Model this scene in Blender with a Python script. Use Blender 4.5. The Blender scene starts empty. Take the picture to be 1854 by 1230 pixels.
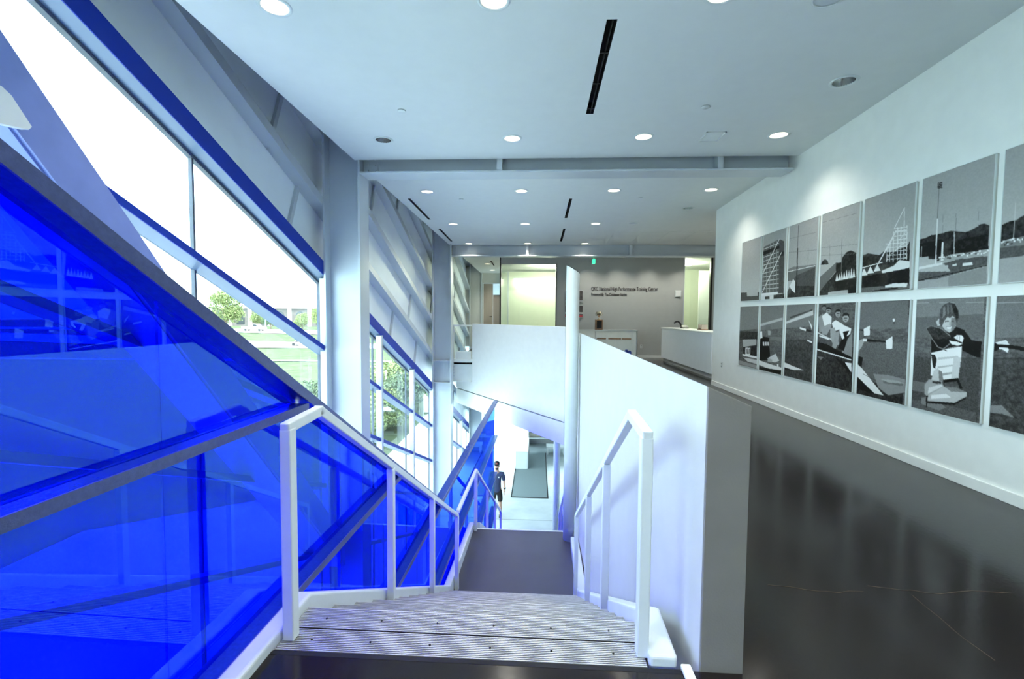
import bpy, bmesh, math, random
import numpy as np
from mathutils import Vector, Matrix

random.seed(7)
scene = bpy.context.scene
C = scene.collection

# ------------------------------------------------------------------ camera
# fitted from the vanishing points: rows are world X, Y, Z seen in the camera (x right, y down, z forward)
RC = ((0.9984484716447483, 0.010639488659760563, -0.05465757725443965),
      (0.05513618502444417, -0.0516168540654371, 0.9971437717186713),
      (0.007787847662638913, -0.9986102851750758, -0.05212338986805572))
cam = bpy.data.cameras.new('camera')
cam.sensor_fit = 'HORIZONTAL'; cam.sensor_width = 36.0; cam.lens = 850.0 / 1854.0 * 36.0
cam.clip_start = 0.02; cam.clip_end = 800
camo = bpy.data.objects.new('camera', cam); C.objects.link(camo)
camo.matrix_world = Matrix([[RC[i][0], -RC[i][1], -RC[i][2], (0, 0, 1.5)[i]] for i in range(3)] + [[0, 0, 0, 1]])
scene.camera = camo

# ------------------------------------------------------------------ sky and exposure
world = bpy.data.worlds.new('sky'); scene.world = world; world.use_nodes = True
bgn = world.node_tree.nodes['Background']
bgn.inputs['Color'].default_value = (0.66, 0.90, 0.98, 1); bgn.inputs['Strength'].default_value = 3.2
sun = bpy.data.lights.new('sun', 'SUN'); sun.energy = 3.0; sun.angle = math.radians(4); sun.color = (1, .96, .9)
suno = bpy.data.objects.new('sun', sun); C.objects.link(suno)
suno.rotation_euler = (math.radians(20), math.radians(28), 0)
vs = scene.view_settings
vs.view_transform = 'Standard'; vs.look = 'None'; vs.gamma = 1.0; vs.use_curve_mapping = False
vs.exposure = 1.82
cy = scene.cycles
cy.max_bounces = 8; cy.diffuse_bounces = 4; cy.glossy_bounces = 4; cy.transmission_bounces = 4
cy.use_adaptive_sampling = True; cy.adaptive_threshold = 0.08; cy.adaptive_min_samples = 16
cy.transparent_max_bounces = 20; cy.caustics_reflective = False; cy.caustics_refractive = False
cy.sample_clamp_indirect = 6.0

# ------------------------------------------------------------------ materials
MATS = {}
def mat(name, col, rough=0.5, metal=0.0, spec=0.5, var=0.06, scale=6.0, bump=0.0, bscale=40.0, emit=None, estr=0.0, coat=0.0, detail=4.0, stretch=None):
    if name in MATS: return MATS[name]
    m = bpy.data.materials.new(name); m.use_nodes = True
    nt = m.node_tree; b = nt.nodes['Principled BSDF']
    tc = nt.nodes.new('ShaderNodeTexCoord'); src = tc.outputs['Object']
    if stretch:
        mp = nt.nodes.new('ShaderNodeMapping'); mp.inputs['Scale'].default_value = stretch
        nt.links.new(src, mp.inputs['Vector']); src = mp.outputs['Vector']
    n = nt.nodes.new('ShaderNodeTexNoise'); n.inputs['Scale'].default_value = scale; n.inputs['Detail'].default_value = detail
    nt.links.new(src, n.inputs['Vector'])
    r = nt.nodes.new('ShaderNodeValToRGB')
    r.color_ramp.elements[0].position = 0.3; r.color_ramp.elements[1].position = 0.7
    r.color_ramp.elements[0].color = tuple(c * (1 - var) for c in col) + (1,)
    r.color_ramp.elements[1].color = tuple(min(1, c * (1 + var)) for c in col) + (1,)
    nt.links.new(n.outputs['Fac'], r.inputs['Fac'])
    nt.links.new(r.outputs['Color'], b.inputs['Base Color'])
    b.inputs['Roughness'].default_value = rough; b.inputs['Metallic'].default_value = metal
    b.inputs['Specular IOR Level'].default_value = spec
    if coat: b.inputs['Coat Weight'].default_value = coat; b.inputs['Coat Roughness'].default_value = 0.05
    if bump:
        n2 = nt.nodes.new('ShaderNodeTexNoise'); n2.inputs['Scale'].default_value = bscale; n2.inputs['Detail'].default_value = 3
        nt.links.new(src, n2.inputs['Vector'])
        bp = nt.nodes.new('ShaderNodeBump'); bp.inputs['Strength'].default_value = bump; bp.inputs['Distance'].default_value = 0.01
        nt.links.new(n2.outputs['Fac'], bp.inputs['Height']); nt.links.new(bp.outputs['Normal'], b.inputs['Normal'])
    if emit:
        b.inputs['Emission Color'].default_value = tuple(emit) + (1,); b.inputs['Emission Strength'].default_value = estr
    MATS[name] = m
    return m

def glass(name, tint, refl=(1, 1, 1), ior=1.5, rough=0.0, gain=1.0, film=0.0, filmcol=(0, 0, 1), floor_=0.0):
    m = bpy.data.materials.new(name); m.use_nodes = True
    nt = m.node_tree; nt.nodes.clear()
    o = nt.nodes.new('ShaderNodeOutputMaterial')
    t = nt.nodes.new('ShaderNodeBsdfTransparent'); t.inputs['Color'].default_value = tuple(tint) + (1,)
    g = nt.nodes.new('ShaderNodeBsdfGlossy'); g.inputs['Color'].default_value = tuple(refl) + (1,); g.inputs['Roughness'].default_value = rough
    f = nt.nodes.new('ShaderNodeFresnel'); f.inputs['IOR'].default_value = ior
    mul = nt.nodes.new('ShaderNodeMath'); mul.operation = 'MULTIPLY'; mul.inputs[1].default_value = 1.0; mul.use_clamp = True
    geo = nt.nodes.new('ShaderNodeNewGeometry'); inv = nt.nodes.new('ShaderNodeMath'); inv.operation = 'SUBTRACT'; inv.inputs[0].default_value = 1.0
    nt.links.new(geo.outputs['Backfacing'], inv.inputs[1])
    mad = nt.nodes.new('ShaderNodeMath'); mad.operation = 'MULTIPLY_ADD'; mad.inputs[1].default_value = gain; mad.inputs[2].default_value = floor_; nt.links.new(f.outputs[0], mad.inputs[0])
    m1 = nt.nodes.new('ShaderNodeMath'); m1.operation = 'MULTIPLY'; nt.links.new(mad.outputs[0], m1.inputs[0]); nt.links.new(inv.outputs[0], m1.inputs[1])
    nt.links.new(m1.outputs[0], mul.inputs[0])
    mx = nt.nodes.new('ShaderNodeMixShader'); nt.links.new(mul.outputs[0], mx.inputs[0])
    base = t.outputs[0]
    if film:
        tr = nt.nodes.new('ShaderNodeBsdfTranslucent'); tr.inputs['Color'].default_value = tuple(filmcol) + (1,)
        m2 = nt.nodes.new('ShaderNodeMixShader'); m2.inputs[0].default_value = film
        nt.links.new(base, m2.inputs[1]); nt.links.new(tr.outputs[0], m2.inputs[2]); base = m2.outputs[0]
    nt.links.new(base, mx.inputs[1]); nt.links.new(g.outputs[0], mx.inputs[2])
    nt.links.new(mx.outputs[0], o.inputs['Surface'])
    MATS[name] = m
    return m

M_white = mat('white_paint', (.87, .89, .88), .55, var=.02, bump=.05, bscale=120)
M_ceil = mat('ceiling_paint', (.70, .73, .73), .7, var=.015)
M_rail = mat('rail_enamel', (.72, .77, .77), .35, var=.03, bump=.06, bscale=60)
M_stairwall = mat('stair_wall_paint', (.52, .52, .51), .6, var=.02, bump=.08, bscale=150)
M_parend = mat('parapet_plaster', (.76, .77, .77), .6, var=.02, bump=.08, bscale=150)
M_steel = mat('silver_paint', (.58, .63, .68), .40, .15, var=.03, scale=2)
M_panel = mat('silver_panel', (.84, .91, .96), .42, .05, var=.04, scale=1.2)
M_navy = mat('navy_aluminium', (.010, .040, .38), .45, .0, spec=.2, var=.05, scale=3, stretch=(1, .1, 1))
M_brace = mat('brace_blue_light', (.22, .29, .66), .45, .1, var=.05)  # grey steel; the glass's blue light is put into its colour
M_bar = mat('screen_bar_metal', (.075, .10, .25), .42, .3, var=.12, scale=60, bump=.15, bscale=200)
M_barbody = mat('screen_bar_blue_sheen', (.012, .035, .24), .24, .0, spec=.6, var=.12, scale=60)  # reflection of the blue glass put into the bar colour
M_conc = mat('dark_concrete', (.015, .0115, .0115), .17, spec=.30, var=.16, scale=1.4, detail=6, bump=.03, bscale=30)
M_pale = mat('pale_concrete', (.50, .55, .56), .22, spec=.5, var=.10, scale=1.6, detail=8)
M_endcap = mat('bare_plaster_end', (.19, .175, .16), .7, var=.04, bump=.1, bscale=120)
M_mull = mat('mullion_metal', (.10, .12, .16), .5, var=.1)
M_landing = mat('landing_coating', (.058, .058, .085), .38, var=.12, scale=2, detail=6)
M_soffit = mat('anodised_aluminium', (.13, .195, .31), .4, .1, var=.05, scale=3, stretch=(1, .1, 1))
M_grip = mat('grip_strip_dark', (.006, .006, .008), .8, var=.3)
M_rib = mat('aluminium_rib', (.70, .70, .70), .35, .4, var=.12, scale=20)
M_black = mat('black_plastic', (.012, .012, .014), .45, var=.2)
M_dark = mat('dark_gap', (.01, .01, .012), .8, var=.2)
M_gray = mat('grey_wall_paint', (.47, .48, .47), .6, var=.02)
M_door = mat('brown_door', (.30, .25, .22), .5, var=.08, scale=8, stretch=(1, 1, .1))
M_cream = mat('cream_wall', (.70, .75, .64), .6, var=.02)
M_counter = mat('counter_laminate', (.84, .89, .94), .4, var=.015)
M_top = mat('counter_top', (.80, .84, .84), .3, var=.02)
M_cream_edge = mat('frame_edge', (.55, .54, .50), .5, var=.05)
M_chrome = mat('polished_reflector', (.55, .55, .56), .18, .9, var=.05)
M_lampoff = mat('unlit_lamp', (.08, .08, .09), .3, .3, var=.2)
M_lamp = mat('lit_lamp', (1, .95, .85), .5, emit=(1, .94, .80), estr=6.0)
M_refl = mat('lit_reflector', (.85, .82, .74), .35, .2, var=.03, emit=(1, .90, .70), estr=.22)
M_gold = mat('trophy_metal', (.65, .55, .38), .25, .9, var=.1)
M_wood = mat('trophy_wood', (.30, .16, .08), .45, var=.25, scale=12, stretch=(1, 1, .2))
M_green = mat('exit_green', (.03, .55, .25), .3, emit=(.05, .8, .35), estr=.5)
M_letter = mat('letter_dark', (.06, .045, .05), .5, var=.1)
M_mat = mat('mat_weave', (.27, .33, .34), .9, var=.2, scale=60, bump=.3, bscale=200)
M_cardboard = mat('roll_card', (.45, .40, .33), .7, var=.1)
M_grass = mat('lawn_grass', (.076, .094, .052), 1.0, spec=0.0, var=.30, scale=.6, detail=10, bump=.6, bscale=8)
M_road = mat('pale_paving', (.50, .50, .48), 1.0, spec=0.0, var=.05, scale=1)
M_leaf = mat('tree_leaf', (.17, .21, .07), .7, var=.5, scale=3)
M_leaf2 = mat('dark_leaf', (.085, .13, .06), .7, var=.5, scale=3)
M_bark = mat('bark', (.18, .13, .09), .9, var=.3, scale=5)
M_carw = mat('car_white', (.80, .82, .83), .25, var=.02, coat=.6)
M_carg = mat('car_window', (.03, .035, .04), .08, var=.1)
M_tyre = mat('tyre', (.02, .02, .02), .8, var=.2)
M_brick = mat('far_building_stone', (.13, .11, .10), .8, var=.1, scale=.4)
M_glass = glass('clear_glass', (.97, .985, .985), ior=1.45)
M_blue = glass('blue_glass', (.004, .042, .88), refl=(.30, .84, 1.0), ior=1.5, gain=.7, floor_=.065, film=.02, filmcol=(.0, .01, 1.0))
M_green_glass = glass('green_tint_glass', (.93, .975, .92), ior=1.45)

# ------------------------------------------------------------------ mesh builder
S = 0.014                       # the stair and facade side runs 0.8 degrees off the picture wall
def shear(p): return (p[0] + S * (p[1] - 2.0), p[1], p[2])

class MB:
    def __init__(s, sk=False): s.v = []; s.f = []; s.sk = sk; s.smooth = set()
    def add(s, vs_, fs, smooth=False):
        n = len(s.v); s.v += [tuple(p) for p in vs_]
        for f in fs:
            if smooth: s.smooth.add(len(s.f))
            s.f.append(tuple(i + n for i in f))
        return s
    def box(s, x0, x1, y0, y1, z0, z1):
        if x0 > x1: x0, x1 = x1, x0
        if y0 > y1: y0, y1 = y1, y0
        if z0 > z1: z0, z1 = z1, z0
        return s.add([(x0,y0,z0),(x1,y0,z0),(x1,y1,z0),(x0,y1,z0),(x0,y0,z1),(x1,y0,z1),(x1,y1,z1),(x0,y1,z1)],
                     [(0,3,2,1),(4,5,6,7),(0,1,5,4),(1,2,6,5),(2,3,7,6),(3,0,4,7)])
    def prism(s, poly, d):
        """poly: 3D points of one face (ordered so that its normal is opposite d); d: extrusion vector"""
        n = len(poly); q = [(p[0]+d[0], p[1]+d[1], p[2]+d[2]) for p in poly]
        a = Vector((0,0,0))
        for i in range(n):
            p0 = Vector(poly[i]); p1 = Vector(poly[(i+1) % n]); a += p0.cross(p1)
        fwd = a.dot(Vector(d)) < 0
        i0 = list(range(n)); i1 = list(range(n, 2*n))
        fs = [tuple(i0) if fwd else tuple(i0[::-1]), tuple(i1[::-1]) if fwd else tuple(i1)]
        for i in range(n):
            j = (i+1) % n
            fs.append((j, i, n+i, n+j) if fwd else (i, j, n+j, n+i))
        return s.add(list(poly) + q, fs)
    def slab(s, pts2, x0, x1):
        """polygon in (y,z) extruded along x"""
        return s.prism([(x0, p[0], p[1]) for p in pts2], (x1 - x0, 0, 0))
    def bar(s, p, q, w, h, up=(0, 0, 1)):
        p = Vector(p); q = Vector(q); t = (q - p).normalized(); r = t.cross(Vector(up))
        if r.length < 1e-6: r = t.cross(Vector((0, 1, 0)))
        r.normalize(); u = r.cross(t)
        c = [r*w/2 + u*h/2, -r*w/2 + u*h/2, -r*w/2 - u*h/2, r*w/2 - u*h/2]
        return s.prism([tuple(p + k) for k in c], tuple(q - p))
    def cyl(s, p, q, r0, r1=None, n=20, cap=True):
        r1 = r0 if r1 is None else r1
        p = Vector(p); q = Vector(q); t = (q - p).normalized()
        a = t.cross(Vector((0, 0, 1)) if abs(t.z) < .9 else Vector((1, 0, 0))).normalized(); b = t.cross(a)
        vs_ = []
        for k in range(n):
            an = 2*math.pi*k/n; d = a*math.cos(an) + b*math.sin(an)
            vs_ += [tuple(p + d*r0), tuple(q + d*r1)]
        s.add(vs_, [(2*k, 2*((k+1) % n), 2*((k+1) % n)+1, 2*k+1) for k in range(n)], True)
        if cap:
            m = len(s.v) - 2*n
            s.f.append(tuple(m + 2*k for k in range(n))[::-1]); s.f.append(tuple(m + 2*k + 1 for k in range(n)))
        return s
    def lathe(s, cx, cy_, prof, n=24, top=(0, 0, 1)):
        vs_ = []
        for k in range(n):
            a = 2*math.pi*k/n
            for r, z in prof: vs_.append((cx + r*math.cos(a), cy_ + r*math.sin(a), z))
        m = len(prof); fs = []
        for k in range(n):
            k2 = (k+1) % n
            for i in range(m-1): fs.append((k*m+i, k2*m+i, k2*m+i+1, k*m+i+1))
        return s.add(vs_, fs, True)

def newobj(name, mb, material, parent=None, origin=None, bevel=0.0, bseg=2):
    vs_ = [shear(p) for p in mb.v] if mb.sk else mb.v
    A = np.array(vs_, float)
    if parent is not None: o0 = Vector(parent['_o'])
    elif origin is not None: o0 = Vector(origin)
    else:
        lo = A.min(0); hi = A.max(0); o0 = Vector(((lo[0]+hi[0])/2, (lo[1]+hi[1])/2, lo[2]))
    me = bpy.data.meshes.new(name)
    me.from_pydata((A - np.array(o0)).tolist(), [], mb.f)
    me.materials.append(material)
    if mb.smooth:
        fl = np.zeros(len(mb.f), bool); fl[list(mb.smooth)] = True
        me.polygons.foreach_set('use_smooth', fl)
    me.update()
    ob = bpy.data.objects.new(name, me); C.objects.link(ob)
    ob['_o'] = tuple(o0)
    if parent is not None: ob.parent = parent
    else: ob.location = o0
    if bevel:
        bv = ob.modifiers.new('edge', 'BEVEL'); bv.width = bevel; bv.segments = bseg; bv.limit_method = 'ANGLE'; bv.angle_limit = math.radians(35)
    return ob

def tag(o, label=None, cat=None, group=None, kind=None):
    if label: o['label'] = label
    if cat: o['category'] = cat
    if group: o['group'] = group
    if kind: o['kind'] = kind
    return o
def thing(name, loc, label=None, cat=None, group=None, kind=None):
    e = bpy.data.objects.new(name, None); C.objects.link(e); e.location = loc; e['_o'] = tuple(loc)
    e.empty_display_size = .1
    return tag(e, label, cat, group, kind)
def copy_tree(o, loc):
    c = o.copy(); C.objects.link(c); c.location = loc
    for ch in o.children:
        k = ch.copy(); C.objects.link(k); k.parent = c
        for g in ch.children:
            h = g.copy(); C.objects.link(h); h.parent = k
    return c
def B(*a, sk=False): return MB(sk).box(*a)
def ceil_z(y): return 4.13 - .031 * y
# ================================================================== STRUCTURE
# ---- upper floor slab (dark stained concrete)
fp = [(-1.30,-4.0),(4.0,-4.0),(4.0,10.55),(7.6,10.55),(7.6,22.6),(-3.0,22.6),(-2.76,15.32),(-2.2,15.32),(.80,12.14),(.80,1.95),(-1.30,1.95)]
tag(newobj('floor', MB().prism([(x,y,0) for x,y in fp], (0,0,-.35)), M_conc), kind='structure')
fl = bpy.data.objects['floor']
M_crack = mat('crack_tan', (.10, .07, .05), .9, var=.3, scale=30)
def crack(pts, w):
    m = MB()
    for (a, b), (c, d) in zip(pts[:-1], pts[1:]): m.bar((a, b, .0008), (c, d, .0008), w, .0012)
    newobj('crack', m, M_crack, fl)
crack([(1.30,2.63),(1.416,2.621),(1.48,2.60),(1.552,2.588),(1.60,2.59),(1.652,2.579),(1.72,2.602),(1.799,2.60)], .0022)
crack([(1.86,2.66),(1.963,2.642),(2.02,2.63),(2.077,2.634),(2.14,2.61),(2.206,2.607),(2.30,2.63),(2.408,2.651),(2.6,2.64)], .0022)
crack([(2.04,2.585),(2.03,2.49),(2.028,2.398),(2.015,2.30),(2.011,2.243),(2.02,2.1)], .0018)
# ---- ground floor
tag(newobj('floor_lower', B(-3.9,12,-6,34,-5.2,-5.0), M_pale), kind='structure')
# joints sawn in the ground floor slab
jt = MB()
for y in (14.6, 18.2, 21.8, 25.4): jt.box(-3.8,8,y-.006,y+.006,-5.003,-4.9985)
for x in (-2.2,): jt.box(x-.006,x+.006,9,33,-5.003,-4.9985)
tag(newobj('trim_1', jt, M_dark), kind='structure')

# ---- right wall with the photographs
tag(newobj('wall_right', B(3.848,4.06,-4.2,10.55,0,4.9), M_white), kind='structure')
tag(newobj('baseboard_right', MB().slab([(-4.0,0),(10.53,0),(10.53,.10),(-4.0,.10)],3.828,3.848), M_white, bevel=.004), kind='structure')
tag(newobj('wall_rear', B(-4.2,4.06,-4.2,-4.0,-5,4.9), M_gray), kind='structure')
tag(newobj('wall_recess', B(7.5,7.7,10.55,22.6,0,4.9), M_gray), kind='structure')
tag(newobj('wall_recess_return', B(4.06,7.7,10.45,10.55,0,4.9), M_white), kind='structure')
tag(newobj('roof', B(-4.0,8.0,-4.2,31,4.9,5.1), M_steel), kind='structure')

# ---- ceiling bays with real openings for lights and slots
LX = (-2.18, -.38, 1.40, 3.18)
ROWS = (3.87, 6.58, 9.03, 11.79, 14.45)
REAR = (1.16, -1.55)  # unseen lamp rows, added along the grid to light camera-facing posts
def lamp_xy(c, r):
    y = ROWS[r]; x = (LX if r < 2 else (-2.145, -.34, 1.395, 3.18))[c]
    return (x, y)
LIGHTS = []   # (x, y, lit, column, row)
for r in range(5):
    for c in range(4):
        x, y = lamp_xy(c, r)
        lit = True
        if r == 0 and c == 3: continue
        if r == 1 and c == 0: lit = False
        if r == 3 and c == 3: continue
        if r == 4 and c == 3: continue
        LIGHTS.append((x, y, lit, c, r))
for x_, y_, k_ in ((4.97,11.79,'p'),(6.76,11.79,'q'),(6.76,14.45,'s')): LIGHTS.append((x_, y_, True, 3, k_))  # unseen lamps added to brighten the counter recess
LIGHTS.append((3.17, 5.23, False, 3, 'a'))
LIGHTS.append((3.18, 10.35, False, 3, 'b'))
LIGHTS.append((-2.05, 16.6, True, 0, 'c')); LIGHTS.append((-2.05, 18.9, True, 0, 'd')); LIGHTS.append((-2.05, 20.9, True, 0, 'e'))
for j_, y_ in enumerate(REAR):
    for c_ in range(4): LIGHTS.append((LX[c_], y_, True, c_, 'r%d%d' % (j_, c_)))
for i_, x_ in enumerate((1.75,2.85,3.95,5.05)): LIGHTS.append((x_, 16.45, True, 2, 'w%d' % i_))
SLOTS = [(.555,.645,4.14,5.88),(-2.66,-2.60,9.5,11.3),(-2.64,-2.58,12.35,14.1),(.60,.66,9.57,11.2),(.63,.69,12.35,14.1),(-1.86,-1.80,18.1,19.4)]
HOLE_R = .112; CELL = .15
def edge_l(y): return -2.945 + S * (y - 3.8)
def ceiling_bay(name, y0, y1, x1):
    hs = [(l[0], l[1]) for l in LIGHTS if y0 < l[1] < y1]
    sl = [q for q in SLOTS if y0 < q[2] < y1]
    xs = sorted({-9.0, x1} | {round(h[0]+d, 4) for h in hs for d in (-CELL, CELL)} | {q[k] for q in sl for k in (0, 1)})
    ys = sorted({y0, y1} | {round(h[1]+d, 4) for h in hs for d in (-CELL, CELL)} | {q[k] for q in sl for k in (2, 3)})
    m = MB()
    def P(x, y, dz=0.0): return ((edge_l(y) if x < -8.9 else x), y, ceil_z(y) + dz)
    for a, b in zip(xs[:-1], xs[1:]):
        for c, d in zip(ys[:-1], ys[1:]):
            cx_, cy_ = (a+b)/2, (c+d)/2
            if any(q[0] < cx_ < q[1] and q[2] < cy_ < q[3] for q in sl): continue
            hole = [h for h in hs if abs(h[0]-cx_) < .02 and abs(h[1]-cy_) < .02 and b-a < .31 and d-c < .31]
            if hole:
                hx, hy = hole[0]; n = 24; vv = []
                for k in range(n):
                    t = 2*math.pi*(k+.0)/n; ux, uy = math.cos(t), math.sin(t); q = CELL/max(abs(ux), abs(uy))
                    vv += [P(hx+ux*HOLE_R, hy+uy*HOLE_R), P(hx+ux*q, hy+uy*q)]
                m.add(vv, [(2*k, 2*((k+1) % n), 2*((k+1) % n)+1, 2*k+1) for k in range(n)])
            else:
                m.add([P(a,c), P(b,c), P(b,d), P(a,d)], [(3,2,1,0)])
    # edge returns up to the structure
    m.add([P(-9,y0), P(-9,y1), P(-9,y1,.30), P(-9,y0,.30)], [(0,1,2,3)])
    m.add([P(-9,y1), P(x1,y1), P(x1,y1,.30), P(-9,y1,.30)], [(0,1,2,3)])
    m.add([P(-9,y0), P(x1,y0), P(x1,y0,.30), P(-9,y0,.30)], [(3,2,1,0)])
    m.add([P(-9,y0,.30), P(x1,y0,.30), P(x1,y1,.30), P(-9,y1,.30)], [(0,1,2,3)])
    return tag(newobj(name, m, M_ceil), kind='structure')
ceiling_bay('ceiling', -4.0, 7.34, 3.86)
ceiling_bay('ceiling', 7.76, 14.70, 7.5)
ceiling_bay('ceiling', 15.10, 22.6, 7.5)

# ---- back wall with the lettering, glazed room left, opening right
YB = 17.1
wb = thing('wall_back', (2, YB, 0), kind='structure')
newobj('wall_panel', B(.66,5.17,YB,YB+.18,0,3.66), M_gray, wb)
newobj('wall_panel', B(6.17,7.5,YB,YB+.18,0,3.66), M_gray, wb)
newobj('wall_panel', B(5.17,6.17,YB,YB+.18,0,.97), M_gray, wb)
newobj('baseboard', B(.66,7.5,YB-.015,YB,0,.09), M_white, wb)
w5 = thing('window_5', (-.36, YB, 0), kind='structure')
newobj('pane', B(-1.34,.64,YB+.03,YB+.042,0,3.36), M_green_glass, w5)
newobj('shade_header', B(-1.36,.66,YB+.0,YB+.12,3.34,3.66), M_gray, w5)
newobj('jamb', B(-1.40,-1.355,YB,YB+.12,0,3.60), M_black, w5)
newobj('jamb', B(.635,.665,YB-.01,YB+.12,0,3.36), M_black, w5)
w6 = thing('window_6', (5.67, YB, .97), kind='structure')
newobj('pane', B(5.19,6.12,YB+.05,YB+.062,.99,3.6), M_green_glass, w6)
newobj('jamb', B(6.10,6.17,YB-.01,YB+.12,.97,3.62), M_black, w6)
newobj('jamb', B(5.17,5.20,YB,YB+.12,.97,3.62), M_steel, w6)
# rooms behind the glass
rm = thing('wall_room', (0, 21, 0), kind='structure')
newobj('wall_panel', B(-1.4,3.0,21.4,21.5,0,3.7), M_cream, rm)
newobj('wall_panel', B(2.9,3.0,YB+.18,21.4,0,3.7), M_cream, rm)
newobj('wall_panel', B(4.9,7.5,20.6,20.7,0,3.7), M_cream, rm)
newobj('wall_panel', B(4.8,4.9,YB+.18,20.7,0,3.7), M_cream, rm)
newobj('wall_panel', B(6.35,7.5,19.0,19.1,0,3.3), M_top, rm)
g7 = thing('window_7', (-1.36, 19.3, 0), kind='structure')
newobj('pane', B(-1.385,-1.37,YB+.2,21.4,0,3.5), M_green_glass, g7)
newobj('frame_post', B(-1.42,-1.34,21.3,21.4,0,3.5), M_steel, g7)
# corridor end wall and door
ce = tag(newobj('wall_corridor', MB().box(-3.4,-2.60,22.0,22.15,0,4.2).box(-1.70,-1.3,22.0,22.15,0,4.2).box(-2.6,-1.7,22.0,22.15,2.98,4.2), M_gray), kind='structure')
d1 = thing('door_1', (-2.15, 22, 0), kind='structure')
newobj('leaf', B(-2.56,-2.12,22.03,22.08,0,2.95), M_door, d1)
newobj('leaf', B(-2.11,-1.72,22.03,22.08,0,2.42), M_door, d1)
newobj('transom_pane', B(-2.09,-1.73,22.03,22.05,2.46,2.88), M_glass, d1)
newobj('door_frame', MB().box(-2.60,-2.56,21.98,22.1,0,2.98).box(-1.73,-1.70,21.98,22.1,0,2.98).box(-2.6,-1.7,21.98,22.1,2.95,2.99).box(-2.11,-1.72,21.98,22.09,2.42,2.46), M_steel, d1)
newobj('door_handle', MB().cyl((-2.19,22.03,1.42),(-2.19,21.96,1.42),.025).bar((-2.19,21.96,1.42),(-2.28,21.96,1.42),.02,.02), M_black, d1)

# ---- parapet along the stair (white, outer top edge lower) and diagonal parapet beyond
pw = thing('wall_stair', (.78, 5, 0), kind='structure')
prof = [(.70,-2.7),(.875,-2.7),(.875,1.135),(.70,1.212)]
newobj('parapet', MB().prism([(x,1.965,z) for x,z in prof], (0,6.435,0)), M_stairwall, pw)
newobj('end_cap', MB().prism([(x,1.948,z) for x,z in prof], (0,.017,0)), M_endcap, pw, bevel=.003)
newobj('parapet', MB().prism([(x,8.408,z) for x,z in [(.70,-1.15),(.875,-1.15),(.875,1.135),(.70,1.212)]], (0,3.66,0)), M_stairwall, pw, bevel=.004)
newobj('skirting', B(.622,.664,1.75,1.965,0,.022), M_white, pw, bevel=.006)
wd = thing('wall_diagonal', (-.7, 13.5, 0), kind='structure')
nrm = Vector((2.94, 2.80, 0)).normalized()
def DP(pts): return [(x,y,z) for x,y,z in pts]
newobj('parapet', MB().prism(DP([(-2.10,14.94,1.21),(.70,12.0,1.21),(.70,12.0,-1.24),(-2.72,15.59,-.95),(-2.72,15.59,-.67),(-2.10,14.94,-.67)]), tuple(nrm*.16)), M_parend, wd, bevel=.004)
off = nrm*.02
newobj('fascia', MB().prism([tuple(Vector(p)+off) for p in [(-2.74,15.61,-.985),(.69,12.01,-1.275),(.69,12.01,-1.85),(-2.74,15.61,-1.47)]], tuple(nrm*.14)), M_white, wd, bevel=.003)
newobj('reveal', MB().prism([tuple(Vector(p)+nrm*.07) for p in [(-2.74,15.61,-.93),(.66,12.04,-1.22),(.66,12.04,-1.29),(-2.74,15.61,-1.0)]], tuple(nrm*.03)), M_dark, wd)

# ---- ground floor walls
tag(newobj('wall_lower_right', B(4.0,4.2,8.0,30,-5,-.35), M_white), kind='structure')
tag(newobj('wall_lower_core', B(.9,4.0,1.0,12.6,-5,-.35), M_white), kind='structure')
w8 = thing('window_8', (0, 30, -5), kind='structure')
for k in range(6):
    x0 = -3.9 + k*1.36
    newobj('pane', B(x0+.04,x0+1.32,30.0,30.012,-4.9,-.45), M_glass, w8)
    newobj('mullion', B(x0-.03,x0+.03,29.96,30.06,-5,-.35), M_steel, w8)
newobj('sill', B(-3.9,4.2,29.96,30.06,-5,-4.9), M_steel, w8)
newobj('transom', B(-3.9,4.2,29.96,30.06,-2.6,-2.54), M_steel, w8)
tag(newobj('wall_end', B(-4.0,7.7,30.0,30.2,-.4,5.0), M_white), kind='structure')

# ================================================================== FACADE (left)
SL = .412                                  # every girt and transom falls at this slope, down and away
XI, XO = -3.50, -3.70
def zl(z0, y): return z0 - SL * y
def sloped(mb, x0, x1, z0a, z0b, ya, yb):
    return mb.slab([(ya, zl(z0a, ya)), (yb, zl(z0a, yb)), (yb, zl(z0b, yb)), (ya, zl(z0b, ya))], x0, x1)
BAYS = [(-4.0, 7.97), (7.98, 15.35), (15.36, 22.6), (22.61, 30.0)]
GIRTS = [6.24 + 1.10*k for k in range(9)]
ROOF = 4.9
wl = thing('wall_left', (-3.6, 7, 0), kind='structure')
def clip_y(z0, ya, yb, zmin, zmax):
    """part of [ya,yb] where the sloped line z0 stays within zmin..zmax"""
    lo = max(ya, (z0 - zmax)/SL); hi = min(yb, (z0 - zmin)/SL)
    return lo, hi
for b, (ya, yb) in enumerate(BAYS):
    for g in GIRTS:
        lo, hi = clip_y(g, ya, yb, -5, ROOF-.05)
        if hi - lo > .15:
            mb = MB(True)
            sloped(mb, XI, XO, g, g+.03, lo, hi)            # lower flange
            sloped(mb, XI, XI-.022, g+.03, g+.13, lo, hi)   # inner lip
            sloped(mb, XI, XO, g+.13, g+.145, lo, hi)
            newobj('girt', mb, M_steel, wl)
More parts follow.
